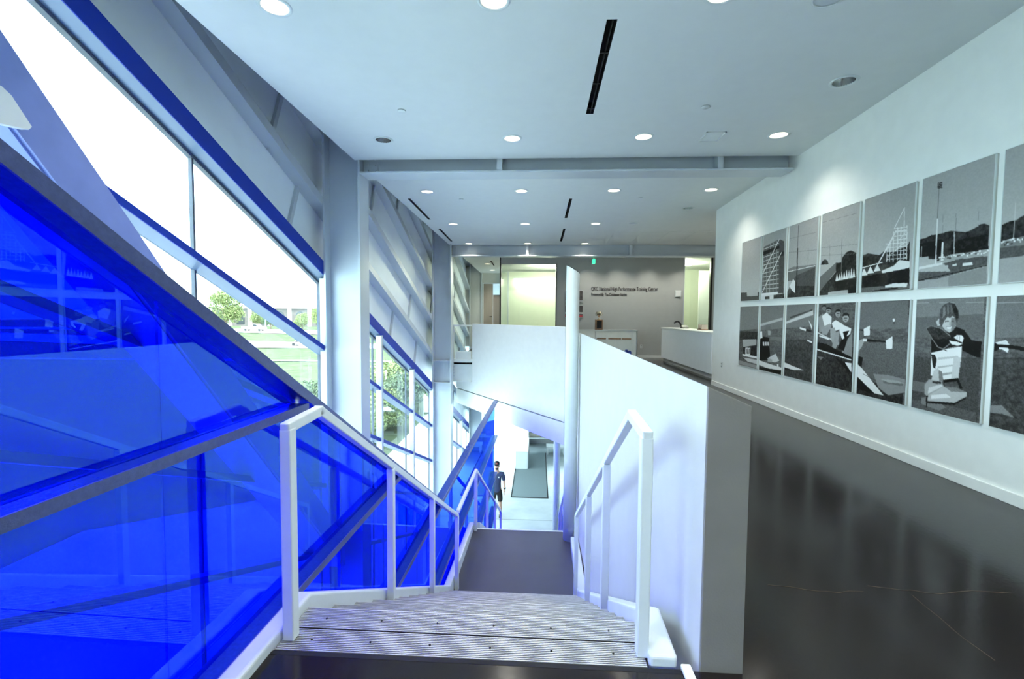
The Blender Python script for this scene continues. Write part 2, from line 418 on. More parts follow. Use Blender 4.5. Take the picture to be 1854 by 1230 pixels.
# cladding panels between the girts, butt joints square to the slope
JOINTS = {0: [1.7, 6.78, 11.2, 13.3, 19.0, 24.0], 1: [2.0, 6.38, 12.7, 17.5, 22.5, 27], 2: [4.2, 9.95, 15.2, 20.2, 25.0], 3: [6.2, 11.73, 16.7, 21.7, 26.5], 4: [9.0, 14.2, 19.2, 24.5], 5: [12, 17, 22, 27], 6: [15, 20, 25], 7: [18, 23, 28], 8: [20, 26]}
rows = [5.37] + GIRTS
for r in range(9):
    za, zb = rows[r], rows[r+1] if r+1 < len(rows) else rows[r]+1.1
    cuts = [-4.0] + JOINTS[r] + [30.0]
    for i in range(len(cuts)-1):
        ya, yb = cuts[i]+.02, cuts[i+1]-.02
        h = (zb - za)
        # joint leans: square to the slope
        k = SL / (1 + SL*SL) * h
        pts = [(ya-k/2, zl(za, ya-k/2)), (yb-k/2, zl(za, yb-k/2)), (yb+k/2, zl(zb, yb+k/2)), (ya+k/2, zl(zb, ya+k/2))]
        # clip by roof
        def clip(pts, zmax):
            out = []
            for a, c in zip(pts, pts[1:]+pts[:1]):
                ia, ic = a[1] <= zmax, c[1] <= zmax
                if ia: out.append(a)
                if ia != ic:
                    t = (zmax-a[1])/(c[1]-a[1]); out.append((a[0]+t*(c[0]-a[0]), zmax))
            return out
        pts = clip(pts, ROOF)
        if len(pts) < 3: continue
        newobj('panel', MB(True).slab(pts, XO, XO-.05), M_panel, wl)
        if i > 0:   # cover strip on the joint
            yj = cuts[i]; p = Vector((0, yj-k/2, zl(za, yj-k/2))); q = Vector((0, yj+k/2, zl(zb, yj+k/2)))
            if p.z < ROOF:
                if q.z > ROOF: q = p + (q-p)*((ROOF-p.z)/(q.z-p.z))
                newobj('joint_strip', MB(True).bar((XO+.015,p.y,p.z),(XO+.015,q.y,q.z),.07,.06,up=(1,0,0)), M_steel, wl)
# backing skin so that no daylight leaks between panels
bk = MB(True).slab([(-4.0,ROOF),(-4.0,ROOF-.01),((5.4-ROOF)/SL,ROOF-.01+.0),(30,zl(5.4,30)),(30,ROOF)], XO-.06, XO-.09)
newobj('backing', bk, M_dark, wl)

# windows: one per bay, below the navy head beam
TRANS = [4.02 - 1.13*k for k in range(9)]
MULL = [-2.75, -.2, 2.35, 4.84, 7.60, 10.02, 12.47, 15.03, 17.5, 20.0, 22.4, 24.9, 27.4]
for b, (ya, yb) in enumerate(BAYS):
    w = thing('window_%d' % (b+1), (XO + S*(ya-2), (ya+yb)/2, -5), kind='structure')
    lo, hi = clip_y(5.15, ya, yb, -5, ROOF)
    if hi - lo > .1:
        mb = MB(True); sloped(mb, XI-.012, XO-.03, 5.15, 5.37, lo, hi); hb = newobj('head_beam', mb, M_soffit, w)
        mb = MB(True); sloped(mb, XI, XI-.012, 5.148, 5.372, lo, hi); newobj('face_plate', mb, M_navy, hb)
        mb = MB(True); sloped(mb, XO+.02, XO-.04, 5.115, 5.15, lo, hi); newobj('glazing_channel', mb, M_mull, w)
    for t in TRANS:
        l2, h2 = clip_y(t, ya, yb, -4.97, ROOF)
        if h2 - l2 > .2:
            mb = MB(True); sloped(mb, XI-.012, XO-.03, t-.075, t, l2, h2); tr_ = newobj('transom', mb, M_soffit, w)
            mb = MB(True); sloped(mb, XI, XI-.012, t-.077, t+.002, l2, h2); newobj('face_plate', mb, M_navy, tr_)
    ms = [m for m in MULL if ya+.1 < m < yb-.1]
    for m in ms:
        zt = min(ROOF, zl(5.15, m))
        if zt > -4.9: newobj('mullion', MB(True).box(XO-.03,XO+.012,m-.014,m+.014,-5.0,zt), M_mull, w)
    ed = [ya] + ms + [yb]
    for a, c in zip(ed[:-1], ed[1:]):
        zs = [5.12] + TRANS + [-50]
        for k in range(len(zs)-1):
            top = zs[k] - (.0 if k == 0 else .075); bot = zs[k+1]
            P = [(a+.02, zl(top, a+.02)), (c-.02, zl(top, c-.02)), (c-.02, max(-4.99, zl(bot, c-.02))), (a+.02, max(-4.99, zl(bot, a+.02)))]
            if P[0][1] <= -4.95: continue
            if P[1][1] < -4.99:
                yx = (top+4.99)/SL; P = [P[0], (yx, -4.99), (a+.02, -4.99)] if P[3][1] <= -4.98 else [P[0], (yx,-4.99), ((bot+4.99)/SL if (bot+4.99)/SL < yx else yx-.01, -4.99), P[3]]
            if P[-1][1] > ROOF: continue
            P = clip(P, ROOF)
            if len(P) < 3: continue
            # drop to polygons with positive area
            ar = abs(sum(P[i][0]*P[(i+1) % len(P)][1]-P[(i+1) % len(P)][0]*P[i][1] for i in range(len(P))))/2
            if ar < .01: continue
            newobj('pane', MB(True).slab(P, XO-.004, XO-.016), M_glass, w)
# slim white posts inside the glass, parts of their window
for i, y in enumerate([7.47, 9.98, 12.47, 14.72, 17.4, 20.0]):
    w = bpy.data.objects['window_%d' % (1 if y < 7.9 else 2 if y < 15 else 3)]
    x0 = -3.506 if i in (0, 3) else XI+.03
    newobj('wind_post', MB(True).box(x0,XI-.10,y-.05,y+.05,-5,zl(5.15, y)-.002), M_steel, w, bevel=.006)

# ---- steel columns (I sections, web facing the camera)
def column(y, label, plates=()):
    e = thing('steel_column', (shear((-3.2,y,0))[0], y, -5), label, 'column', 'steel columns along the window wall')
    newobj('flange', B(-2.935,-2.90,y-.19,y+.19,-5,4.85,sk=True), M_steel, e, bevel=.004)
    newobj('flange', B(-3.50,-3.465,y-.19,y+.19,-5,4.85,sk=True), M_steel, e, bevel=.004)
    newobj('web', B(-3.465,-2.935,y-.012,y+.012,-5,4.85,sk=True), M_steel, e)
    for z in plates: newobj('stiffener', B(-3.465,-2.935,y-.18,y+.18,z-.012,z+.012,sk=True), M_steel, e)
column(7.55, 'tall grey steel column between the two nearest window bays', ())
column(14.8, 'tall grey steel column beside the glass guard on the upper floor', (.03, -.66))
column(22.1, 'grey steel column at the corridor door end', ())
column(.1, 'grey steel column behind the blue glass, nearest the viewer', ())

# ---- diagonal brace in the first bay
br = thing('diagonal_brace', shear((-3.2, 7.2, -3.0)), 'diagonal steel brace coloured by blue light crossing behind the blue glass', 'brace')
sb = 1.14
def bz(y): return 6.19 - sb*y
newobj('flange', MB(True).slab([(2.2,bz(2.2)),(7.3,bz(7.3)),(7.3,bz(7.3)-.48),(2.2,bz(2.2)-.48)], -3.20, -3.17), M_brace, br)
newobj('underside_plate', MB(True).slab([(2.2,bz(2.2)-.46),(7.3,bz(7.3)-.46),(7.3,bz(7.3)-.50),(2.2,bz(2.2)-.50)], -3.20, -3.68), M_brace, br)
newobj('flange', MB(True).slab([(2.2,bz(2.2)),(7.3,bz(7.3)),(7.3,bz(7.3)-.48),(2.2,bz(2.2)-.48)], -3.65, -3.68), M_brace, br)
newobj('top_plate', MB(True).slab([(2.2,bz(2.2)),(7.3,bz(7.3)),(7.3,bz(7.3)-.04),(2.2,bz(2.2)-.04)], -3.20, -3.65), M_brace, br)
newobj('white_plate', MB(True).slab([(2.2,2.80),(2.62,2.80),(2.67,2.77),(2.775,2.63),(2.756,2.605),(2.2,2.52)], -3.168, -3.12), M_white, br)  # white plate on the brace face at its near end

# ---- ceiling beams
def beam(y, z0, x0, x1, stiff, label):
    e = thing('steel_beam', ((x0+x1)/2, y, z0), label, 'beam', 'steel beams across the ceiling')
    newobj('lower_flange', B(x0,x1,y-.19,y+.19,z0,z0+.03), M_steel, e, bevel=.004)
    newobj('web', B(x0,x1,y-.012,y+.012,z0+.03,z0+.62), M_steel, e)
    for x in stiff: newobj('stiffener', B(x-.04,x+.04,y-.17,y-.012,z0+.03,z0+.5), M_steel, e)
    newobj('connection_plate', B(x0+.01,x0+.24,y-.028,y-.012,z0+.05,z0+.40), M_steel, e)
    for bx in (.05, .17):
        for bz_ in (.09, .18, .27, .36):
            newobj('bolt', MB().cyl((x0+.03+bx,y-.055,z0+bz_),(x0+.03+bx,y-.028,z0+bz_),.018,n=6), M_steel, e)
beam(7.55, 3.705, -2.825, 3.80, (-.62, 2.73), 'grey steel ceiling beam nearest the viewer')
beam(14.9, 3.335, -2.72, 7.5, (-.35, 2.83), 'grey steel ceiling beam in front of the lettered wall')
# ================================================================== STAIR
RISE, RUN, Y0 = .173, .30, 1.95
def ribs(mb_r, mb_d, x0, x1, ya, yb, z):
    """dark tread insert with raised aluminium ribs"""
    mb_d.box(x0, x1, ya, yb, z-.007, z-.003)
    n = int((yb-ya)/.0113)
    for k in range(n):
        y = ya + (k+.25)*(yb-ya)/n
        mb_r.box(x0, x1, y, y+(yb-ya)/n*.42, z-.003, z+.0008)
def flight(name, label, y0, z0, n, xl, xr, detail):
    e = thing(name, (shear(((xl+xr)/2, y0, 0))[0], y0, z0 - n*RISE), label, 'stairs')
    for k in range(n):
        ya = y0 + RUN*k; z = z0 - RISE*k
        t = newobj('tread', MB(True).box(xl, xr, ya, ya+RUN+.02, z-.05, z-.016).box(xl, xr, ya+RUN-.02, ya+RUN+.0, z-RISE, z-.05), M_conc, e)
        if detail:
            md, mr = MB(True), MB(True)
            ribs(mr, md, xl+.005, xr-.005, ya+.012, ya+.160, z-.002); ribs(mr, md, xl+.005, xr-.005, ya+.167, ya+RUN+.018, z-.002)
            newobj('grip_insert', md, M_grip, t)
            g = newobj('grip_ribs', mr, M_rib, t)
            if k < 2:
                sc = MB(True)
                for i in range(6):
                    for yy in (ya+.085, ya+.235):
                        xx = xl + .14 + i*(xr-xl-.28)/5
                        sc.cyl((xx,yy,z-.003),(xx,yy,z+.0012),.005,n=8)
                newobj('screws', sc, M_dark, t)['kind'] = 'stuff'
    return e
XL, XR = -1.165, .49
st = flight('stair_flight', 'upper stair flight with ribbed aluminium treads leading down to the landing', Y0, 0.0, 13, XL, XR, True)
def stringer(parent, x0, x1, y0, z0, y1, z1, lead=0.0, lead2=0.0):
    """curb: follows the nosing line, 0.10 above it, with level lead-ins"""
    t = .11; u = .28
    top = [(y0-lead, z0+t), (y0, z0+t), (y1, z1+t)]; bot = [(y1, z1-u), (y0, z0-u), (y0-lead, z0-u if lead == 0 else z0-.02)]
    if lead2: top.append((y1+lead2, z1+t)); bot.insert(0, (y1+lead2, z1-u))
    return newobj('stringer', MB(True).slab(top+bot, x0, x1), M_rail, parent, bevel=.015, bseg=3)
nz = RISE/RUN
LZ = -13*RISE
YL = Y0 + 13*RUN
newobj('stringer', MB(True).slab([(-4,.05),(2.31,.05),(YL+.10,LZ+.19),(8.0,LZ+.12),(8.0,LZ-.28),(YL+.05,LZ-.28),(2.15,-.28),(1.9,-.02),(-4,-.02)], -1.255, -1.165), M_rail, st, bevel=.015, bseg=3)
newobj('stringer', MB(True).slab([(1.975,.042),(2.30,.05),(YL+.10,LZ+.19),(7.58,LZ+.12),(7.58,LZ-.28),(YL+.05,LZ-.28),(2.15,-.28),(1.975,-.005)], .495, .615), M_rail, st, bevel=.015, bseg=3)
tag(newobj('stair_landing', B(-1.165,.49,YL+.021,8.02,LZ-.2,LZ,sk=True).box(.50,.605,7.59,8.02,LZ-.2,LZ), M_landing), 'dark concrete landing halfway down the stair', 'landing')
newobj('edge_strip', B(-1.16,.60,7.985,8.02,LZ,LZ+.006,sk=True), M_rail, bpy.data.objects['stair_landing'])
st2 = flight('stair_flight', 'lower stair flight descending from the landing to the ground floor', 8.02, LZ-RISE, 15, -1.06, .46, False)
stringer(st2, -1.20, -1.06, 8.02, LZ, 8.02+16*.3, -4.98); stringer(st2, .46, .58, 8.02, LZ, 8.02+16*.3, -4.98)
tag(newobj('floor_nosing', B(-1.16,.62,1.93,1.955,-.02,.001,sk=False), M_grip), kind='structure')

# ---- handrails (square white tube)
def rail_tube(pts, w=.045, h=.05):
    m = MB(True)
    for a, b in zip(pts[:-1], pts[1:]):
        d = (Vector(b)-Vector(a)).normalized()*.018
        m.bar(Vector(a)-d, Vector(b)+d, w, h)
    return m
def handrail(label, pts, posts, loc):
    e = thing('stair_handrail', loc, label, 'handrail')
    newobj('top_rail', rail_tube(pts), M_rail, e, bevel=.006)
    for (x, y, za, zb) in posts: newobj('post', MB(True).box(x-.026,x+.026,y-.028,y+.028,za,zb), M_rail, e, bevel=.006)
    return e
def rz(y, yk=2.33, zk=1.0): return zk - nz*(y-yk)
xl = -1.125
handrail('white square-tube handrail on the blue glass side of the upper flight', [(xl,2.03,.985),(xl,2.33,1.0),(xl,6.18,rz(6.18))],
         [(xl,2.04,0,.98)] + [(xl,y,-(y-Y0)*nz+.04,rz(y)-.02) for y in (3.46,4.78)] + [(xl,6.17,LZ,rz(6.17)-.01)], (xl,2.04,0))
xr = .475
handrail('white square-tube handrail on the white wall side of the upper flight', [(xr,2.03,.985),(xr,2.38,1.0),(xr,6.05,rz(6.05,2.38))],
         [(xr,2.04,0,.98)] + [(xr,y,-(y-Y0)*nz+.04,rz(y,2.38)-.02) for y in (3.28,4.50)] + [(xr,6.04,LZ,rz(6.04,2.38)-.01)], (xr,2.04,0))
zr = -1.19
handrail('white handrail around the landing and down the lower flight, blue glass side', [(xl,6.25,zr),(xl,7.95,zr),(xl,12.75,zr-nz*4.8),(xl,12.76,zr-nz*4.8-.05)],
         [(xl,7.93,LZ,zr)] + [(xl,y,zr-nz*(y-7.95)-.92,zr-nz*(y-7.95)) for y in (9.6,11.2)] + [(xl,12.74,-5,zr-nz*4.8)], (xl,7.95,LZ))
handrail('white handrail down the lower flight beside the round column', [(.50,8.35,zr-nz*.35),(.50,12.75,zr-nz*4.8)],
         [(.50,8.37,LZ-.35,zr-nz*.40)] + [(.50,y,zr-nz*(y-7.95)-.92,zr-nz*(y-7.95)) for y in (10.0,11.4)] + [(.50,12.74,-5,zr-nz*4.8)], (.50,8.35,LZ))

# ---- blue glass screen
sg = thing('glass_screen', shear((-1.30, 6, -5)), 'tall blue glass screen in dark bars along the window side of the stair', 'glass screen')
XF, XG = -1.26, -1.345
AZ = 1.045; AY = 2.45; AS = .583                    # underside of the raking bar: z = AZ - AS (y - AY)
YS = .72
YE, ZE = 13.1, -.955                                # far end, level of the lower top bar
def az(y): return AZ - AS*(y-AY)
YD = AY + (AZ-ZE)/AS
BARS = [1.005, .03, -.955, -1.90, -2.95, -3.95]
def top_at(y): return max(az(y), ZE)
# raking bar and level top bar
newobj('raking_bar', MB(True).slab([(YS,az(YS)),(YD,az(YD)),(YD+.03,az(YD)+.045),(YS,az(YS)+.052)], XF-.008, XG-.03), M_barbody, sg, bevel=.003)
newobj('front_lip', MB(True).slab([(YS,az(YS)-.002),(YD,az(YD)-.002),(YD+.03,az(YD)+.047),(YS,az(YS)+.055)], XF, XF-.008), M_bar, bpy.data.objects['raking_bar'])
lb = newobj('level_bar', MB(True).box(XF-.008,XG-.03,YD-.02,YE,ZE,ZE+.045), M_barbody, sg, bevel=.003)
newobj('front_lip', MB(True).box(XF,XF-.008,YD-.02,YE,ZE-.002,ZE+.047), M_bar, lb)
for z in BARS:
    ye = (AY + (AZ-z)/AS) if z > ZE+.01 else YE
    if abs(z-ZE) < .01: ye = YD
    lb = newobj('level_bar', MB(True).box(XF-.008,XG-.03,YS,ye-.02,z-.036,z), M_barbody, sg, bevel=.003)
    newobj('front_lip', MB(True).box(XF,XF-.008,YS,ye-.02,z-.038,z+.002), M_bar, lb)
for za, zb in ((-5.0,-3.95),(-3.95,-2.95),(-2.95,-1.90),(-1.90,ZE-.16)): newobj('return_pane', MB(True).box(XG-.16,XG-.014,YE-.012,YE,za+.004,zb-.004), M_blue, sg)
CUTS = [YS, 1.60, 3.08, 5.0, 6.9, 8.8, 10.6, YE-.02]
LEV = [3.4] + BARS + [-5.0]
for k in range(len(LEV)-1):
    zt, zb = LEV[k]-.036 if k else LEV[k], LEV[k+1]
    for a, c in zip(CUTS[:-1], CUTS[1:]):
        a2, c2 = a+.001, c-.001
        # polygon below the raking line
        poly = [(a2, zb), (c2, zb), (c2, zt), (a2, zt)]
        out = []
        for p, q in zip(poly, poly[1:]+poly[:1]):
            fp_, fq = (top_at(p[0])-p[1]) if k > 2 else (az(p[0])-p[1]), (top_at(q[0])-q[1]) if k > 2 else (az(q[0])-q[1])
            if fp_ >= -1e-6: out.append(p)
            if (fp_ >= -1e-6) != (fq >= -1e-6):
                t = fp_/(fp_-fq); out.append((p[0]+t*(q[0]-p[0]), p[1]+t*(q[1]-p[1])))
        if len(out) < 3: continue
        ar = abs(sum(out[i][0]*out[(i+1) % len(out)][1]-out[(i+1) % len(out)][0]*out[i][1] for i in range(len(out))))/2
        if ar < .004: continue
        newobj('pane', MB(True).slab(out, XG, XG-.012), M_blue, sg)

# small blue glass guard at the foot of the lower flight, right of the round column
g2 = thing('glass_guard', (.66, 12.4, -5), 'small blue glass guard at the foot of the lower flight', 'guard')
newobj('pane', MB(True).slab([(10.3,-4.9),(13.2,-4.9),(13.2,-3.95),(12.4,-3.95),(10.3,-2.75)], .60, .612), M_blue, g2)
newobj('top_rail', MB(True).bar((.606,10.3,-2.72),(.606,12.4,-3.92),.05,.045).bar((.606,12.4,-3.92),(.606,13.2,-3.92),.05,.045), M_rail, g2)
newobj('post', MB(True).box(.58,.63,13.16,13.21,-5,-3.92), M_rail, g2)

# ---- round columns
def slanted_col(x, y, r, z0, z1, drop, label):
    n = 32; vv = []
    for k in range(n):
        a = 2*math.pi*k/n; px, py = x+r*math.cos(a), y+r*math.sin(a)
        vv += [(px,py,z0), (px,py,z1 - drop*(px-x+r)/(2*r))]
    m = MB(); m.add(vv, [(2*k,2*((k+1)%n),2*((k+1)%n)+1,2*k+1) for k in range(n)], True)
    m.f.append(tuple(2*k for k in range(n))[::-1])
    e = thing('round_column', (x,y,z0), label, 'column', 'white round columns')
    newobj('shaft', m, M_rail, e)
    cap = MB(); cap.add([(v[0],v[1],v[2]+.0) for v in vv[1::2]] + [(v[0],v[1],v[2]+.012) for v in vv[1::2]],
            [tuple(range(n,2*n))] + [(k,(k+1)%n,n+(k+1)%n,n+k) for k in range(n)])
    newobj('cap', cap, M_dark, e)
slanted_col(.565, 7.74, .108, LZ, 2.31, .13, 'tall white round column with a slanted top beside the landing')
slanted_col(.595, 13.6, .095, -5.0, -1.75, 0, 'white round column standing on the ground floor under the upper parapet')

# ---- glass guard and floor edge beside the far column
gg = thing('glass_guard', (-2.48, 15.2, .05), 'short clear glass guard between the far steel column and the white parapet', 'guard')
newobj('top_rail', B(-2.76,-2.15,15.17,15.23,1.12,1.17), M_rail, gg, bevel=.005)
newobj('pane', B(-2.70,-2.16,15.19,15.205,.30,1.12), M_glass, gg)
newobj('base', B(-2.68,-2.16,15.15,15.26,.05,.30), M_rail, gg, bevel=.005)
newobj('post', B(-2.755,-2.72,15.18,15.22,.05,1.12), M_rail, gg)
eb = thing('floor_edge_beam', (-2.45, 15.2, -.68), 'white steel floor beam under the clear glass guard', 'beam')
newobj('edge_plate', B(-2.80,-2.06,15.10,15.3,-.05,.05), M_rail, eb)
newobj('web', B(-2.80,-2.06,15.14,15.17,-.64,-.12), M_rail, eb)
newobj('lower_flange', B(-2.80,-2.06,15.10,15.36,-.68,-.64), M_rail, eb)
for z in (-.2,-.3,-.4,-.5): newobj('bolt', MB().cyl((-2.72,15.12,z),(-2.72,15.14,z),.02,n=6), M_steel, eb)

# ================================================================== CEILING FITTINGS
ROWN = {0: 'front row', 1: 'row before the near beam', 2: 'row past the near beam', 3: 'middle row between the beams', 4: 'row before the far beam'}
COLN = {0: 'nearest the window wall', 1: 'second from the window wall', 2: 'third from the window wall', 3: 'nearest the picture wall'}
SPEC = {'p': 'unseen downlight added over the counter end, behind the picture wall', 'q': 'unseen downlight added in the recess corner beyond the counter', 's': 'unseen downlight added in the recess by the opening', 'a': 'unlit recessed downlight above the nearest photographs', 'b': 'unlit recessed downlight near the end of the picture wall',
        'c': 'lit recessed downlight in the corridor, nearest the far beam', 'd': 'lit recessed downlight in the corridor, middle one', 'e': 'lit recessed downlight in the corridor, nearest the door'}
for i_ in range(4): SPEC['w%d' % i_] = 'lit wall-washing downlight above the lettered wall, %s from the round column' % ('first','second','third','fourth')[i_]
for j_ in range(2):
    for c_ in range(4): SPEC['r%d%d' % (j_, c_)] = 'unseen downlight added behind the viewer, %s, %s' % (('row overhead', 'rearmost row')[j_], COLN[c_])
def downlight(x, y, lit, label, proto=None, watts=20):
    z = ceil_z(y)
    if proto:
        e = copy_tree(proto, (x, y, z)); e['label'] = label
    else:
        e = thing('downlight', (x, y, z), label, 'ceiling light', 'recessed ceiling downlights')
        newobj('trim_ring', MB().lathe(x, y, [(.104,z+.004),(.106,z-.006),(.132,z-.007),(.137,z+.001)], 32), M_rail, e)
        newobj('reflector', MB().lathe(x, y, [(.105,z-.002),(.098,z+.05),(.085,z+.10),(.06,z+.125)], 28), M_refl if lit else M_chrome, e)
        zz = z+.105 if lit else z+.122
        rr = .066 if lit else .062
        newobj('lamp', MB().lathe(x, y, [(.0005,zz-.012),(rr*.6,zz-.008),(rr,zz)], 24), M_lamp if lit else M_lampoff, e)
    if lit:
        sp = bpy.data.lights.new('downlight_beam', 'SPOT'); sp.energy = watts; sp.spot_size = math.radians(118); sp.spot_blend = 1.0
        sp.color = (1, .97, .84); sp.shadow_soft_size = .08
        so = bpy.data.objects.new('downlight_beam', sp); C.objects.link(so); so.parent = e; so.location = (0, 0, -.02)
    return e
protos = {}
for (x, y, lit, c, r) in LIGHTS:
    lab = SPEC[r] if isinstance(r, str) else '%s recessed downlight in the %s, %s' % ('lit' if lit else 'unlit', ROWN[r], COLN[c])
    downlight(x, y, lit, lab, None, 30 if isinstance(r, str) and r[0] in 'w' else (80 if isinstance(r, str) and r in 'pqs' else (24 if c == 3 else 40)))

for i, (a, b, c, d) in enumerate(SLOTS):
    z = lambda y: ceil_z(y)
    e = thing('slot_diffuser', ((a+b)/2, (c+d)/2, ceil_z((c+d)/2)),
              ['long black slot air diffuser in the ceiling nearest the viewer', 'black slot air diffuser past the near beam, by the window wall', 'black slot air diffuser before the far beam, by the window wall',
               'black slot air diffuser past the near beam, mid ceiling', 'black slot air diffuser before the far beam, mid ceiling', 'black slot air diffuser in the corridor ceiling'][i], 'air diffuser', 'ceiling slot diffusers')
    m = MB()
    m.add([(a,c,z(c)),(b,c,z(c)),(b,d,z(d)),(a,d,z(d)),(a,c,z(c)+.14),(b,c,z(c)+.14),(b,d,z(d)+.14),(a,d,z(d)+.14)], [(4,7,6,5),(0,1,5,4),(1,2,6,5),(2,3,7,6),(3,0,4,7)])
    newobj('channel', m, M_dark, e)
    mid = (a+b)/2
    newobj('blade', MB().bar((mid+.012,c,z(c)+.03),(mid+.012,d,z(d)+.03),.006,.04), M_black, e)
    for t in (.30, .62, .95):
        y = c + (d-c)*t; newobj('bridge', B(a,b,y-.012,y+.012,z(y)+.02,z(y)+.035), M_black, e)
for i, (x, y, r) in enumerate([(-1.668,5.71,.048),(1.934,5.737,.048),(-1.574,9.55,.045),(2.008,9.56,.045)]):
    z = ceil_z(y)
    e = thing('sprinkler_cover', (x, y, z), ['small white sprinkler cap on the near ceiling, window side', 'small white sprinkler cap on the near ceiling, picture wall side', 'small white sprinkler cap past the near beam, window side', 'small white sprinkler cap past the near beam, picture wall side'][i], 'sprinkler cap', 'sprinkler caps')
    newobj('cap_disc', MB().lathe(x, y, [(.0005,z-.014),(r*.9,z-.013),(r,z-.008),(r,z-.004),(r*.6,z)], 24), M_rail, e)
    newobj('shadow_ring', MB().lathe(x, y, [(r*.5,z-.004),(r*.95,z-.003),(r*.95,z)], 24), M_dark, e)
for i, (x, y, r) in enumerate([(2.253,3.93,.13),(2.304,11.74,.13)]):
    z = ceil_z(y)
    e = thing('ceiling_speaker', (x, y, z), ['round white ceiling speaker at the top edge of the view', 'round white ceiling speaker between the two beams'][i], 'speaker', 'ceiling speakers')
    newobj('rim', MB().lathe(x, y, [(r*.86,z-.010),(r*.9,z-.012),(r,z-.008),(r,z)], 32), M_rail, e)
    newobj('grille', MB().lathe(x, y, [(.0005,z-.007),(r*.86,z-.007)], 32), M_steel, e)
e = thing('ceiling_hatch', (2.32, 6.6, ceil_z(6.6)), 'square white access hatch in the ceiling before the near beam', 'hatch')
newobj('hatch_frame', MB().box(2.19,2.45,6.44,6.46,3.915,3.932).box(2.19,2.45,6.74,6.76,3.905,3.922).box(2.19,2.21,6.44,6.76,3.908,3.932).box(2.43,2.45,6.44,6.76,3.908,3.932), M_ceil, e)
newobj('hatch_leaf', MB().add([(2.215,6.465,3.922),(2.425,6.465,3.922),(2.425,6.735,3.913),(2.215,6.735,3.913),(2.215,6.465,3.94),(2.425,6.465,3.94),(2.425,6.735,3.93),(2.215,6.735,3.93)],[(0,3,2,1),(0,1,5,4),(1,2,6,5),(2,3,7,6),(3,0,4,7),(4,5,6,7)]), M_rail, e)
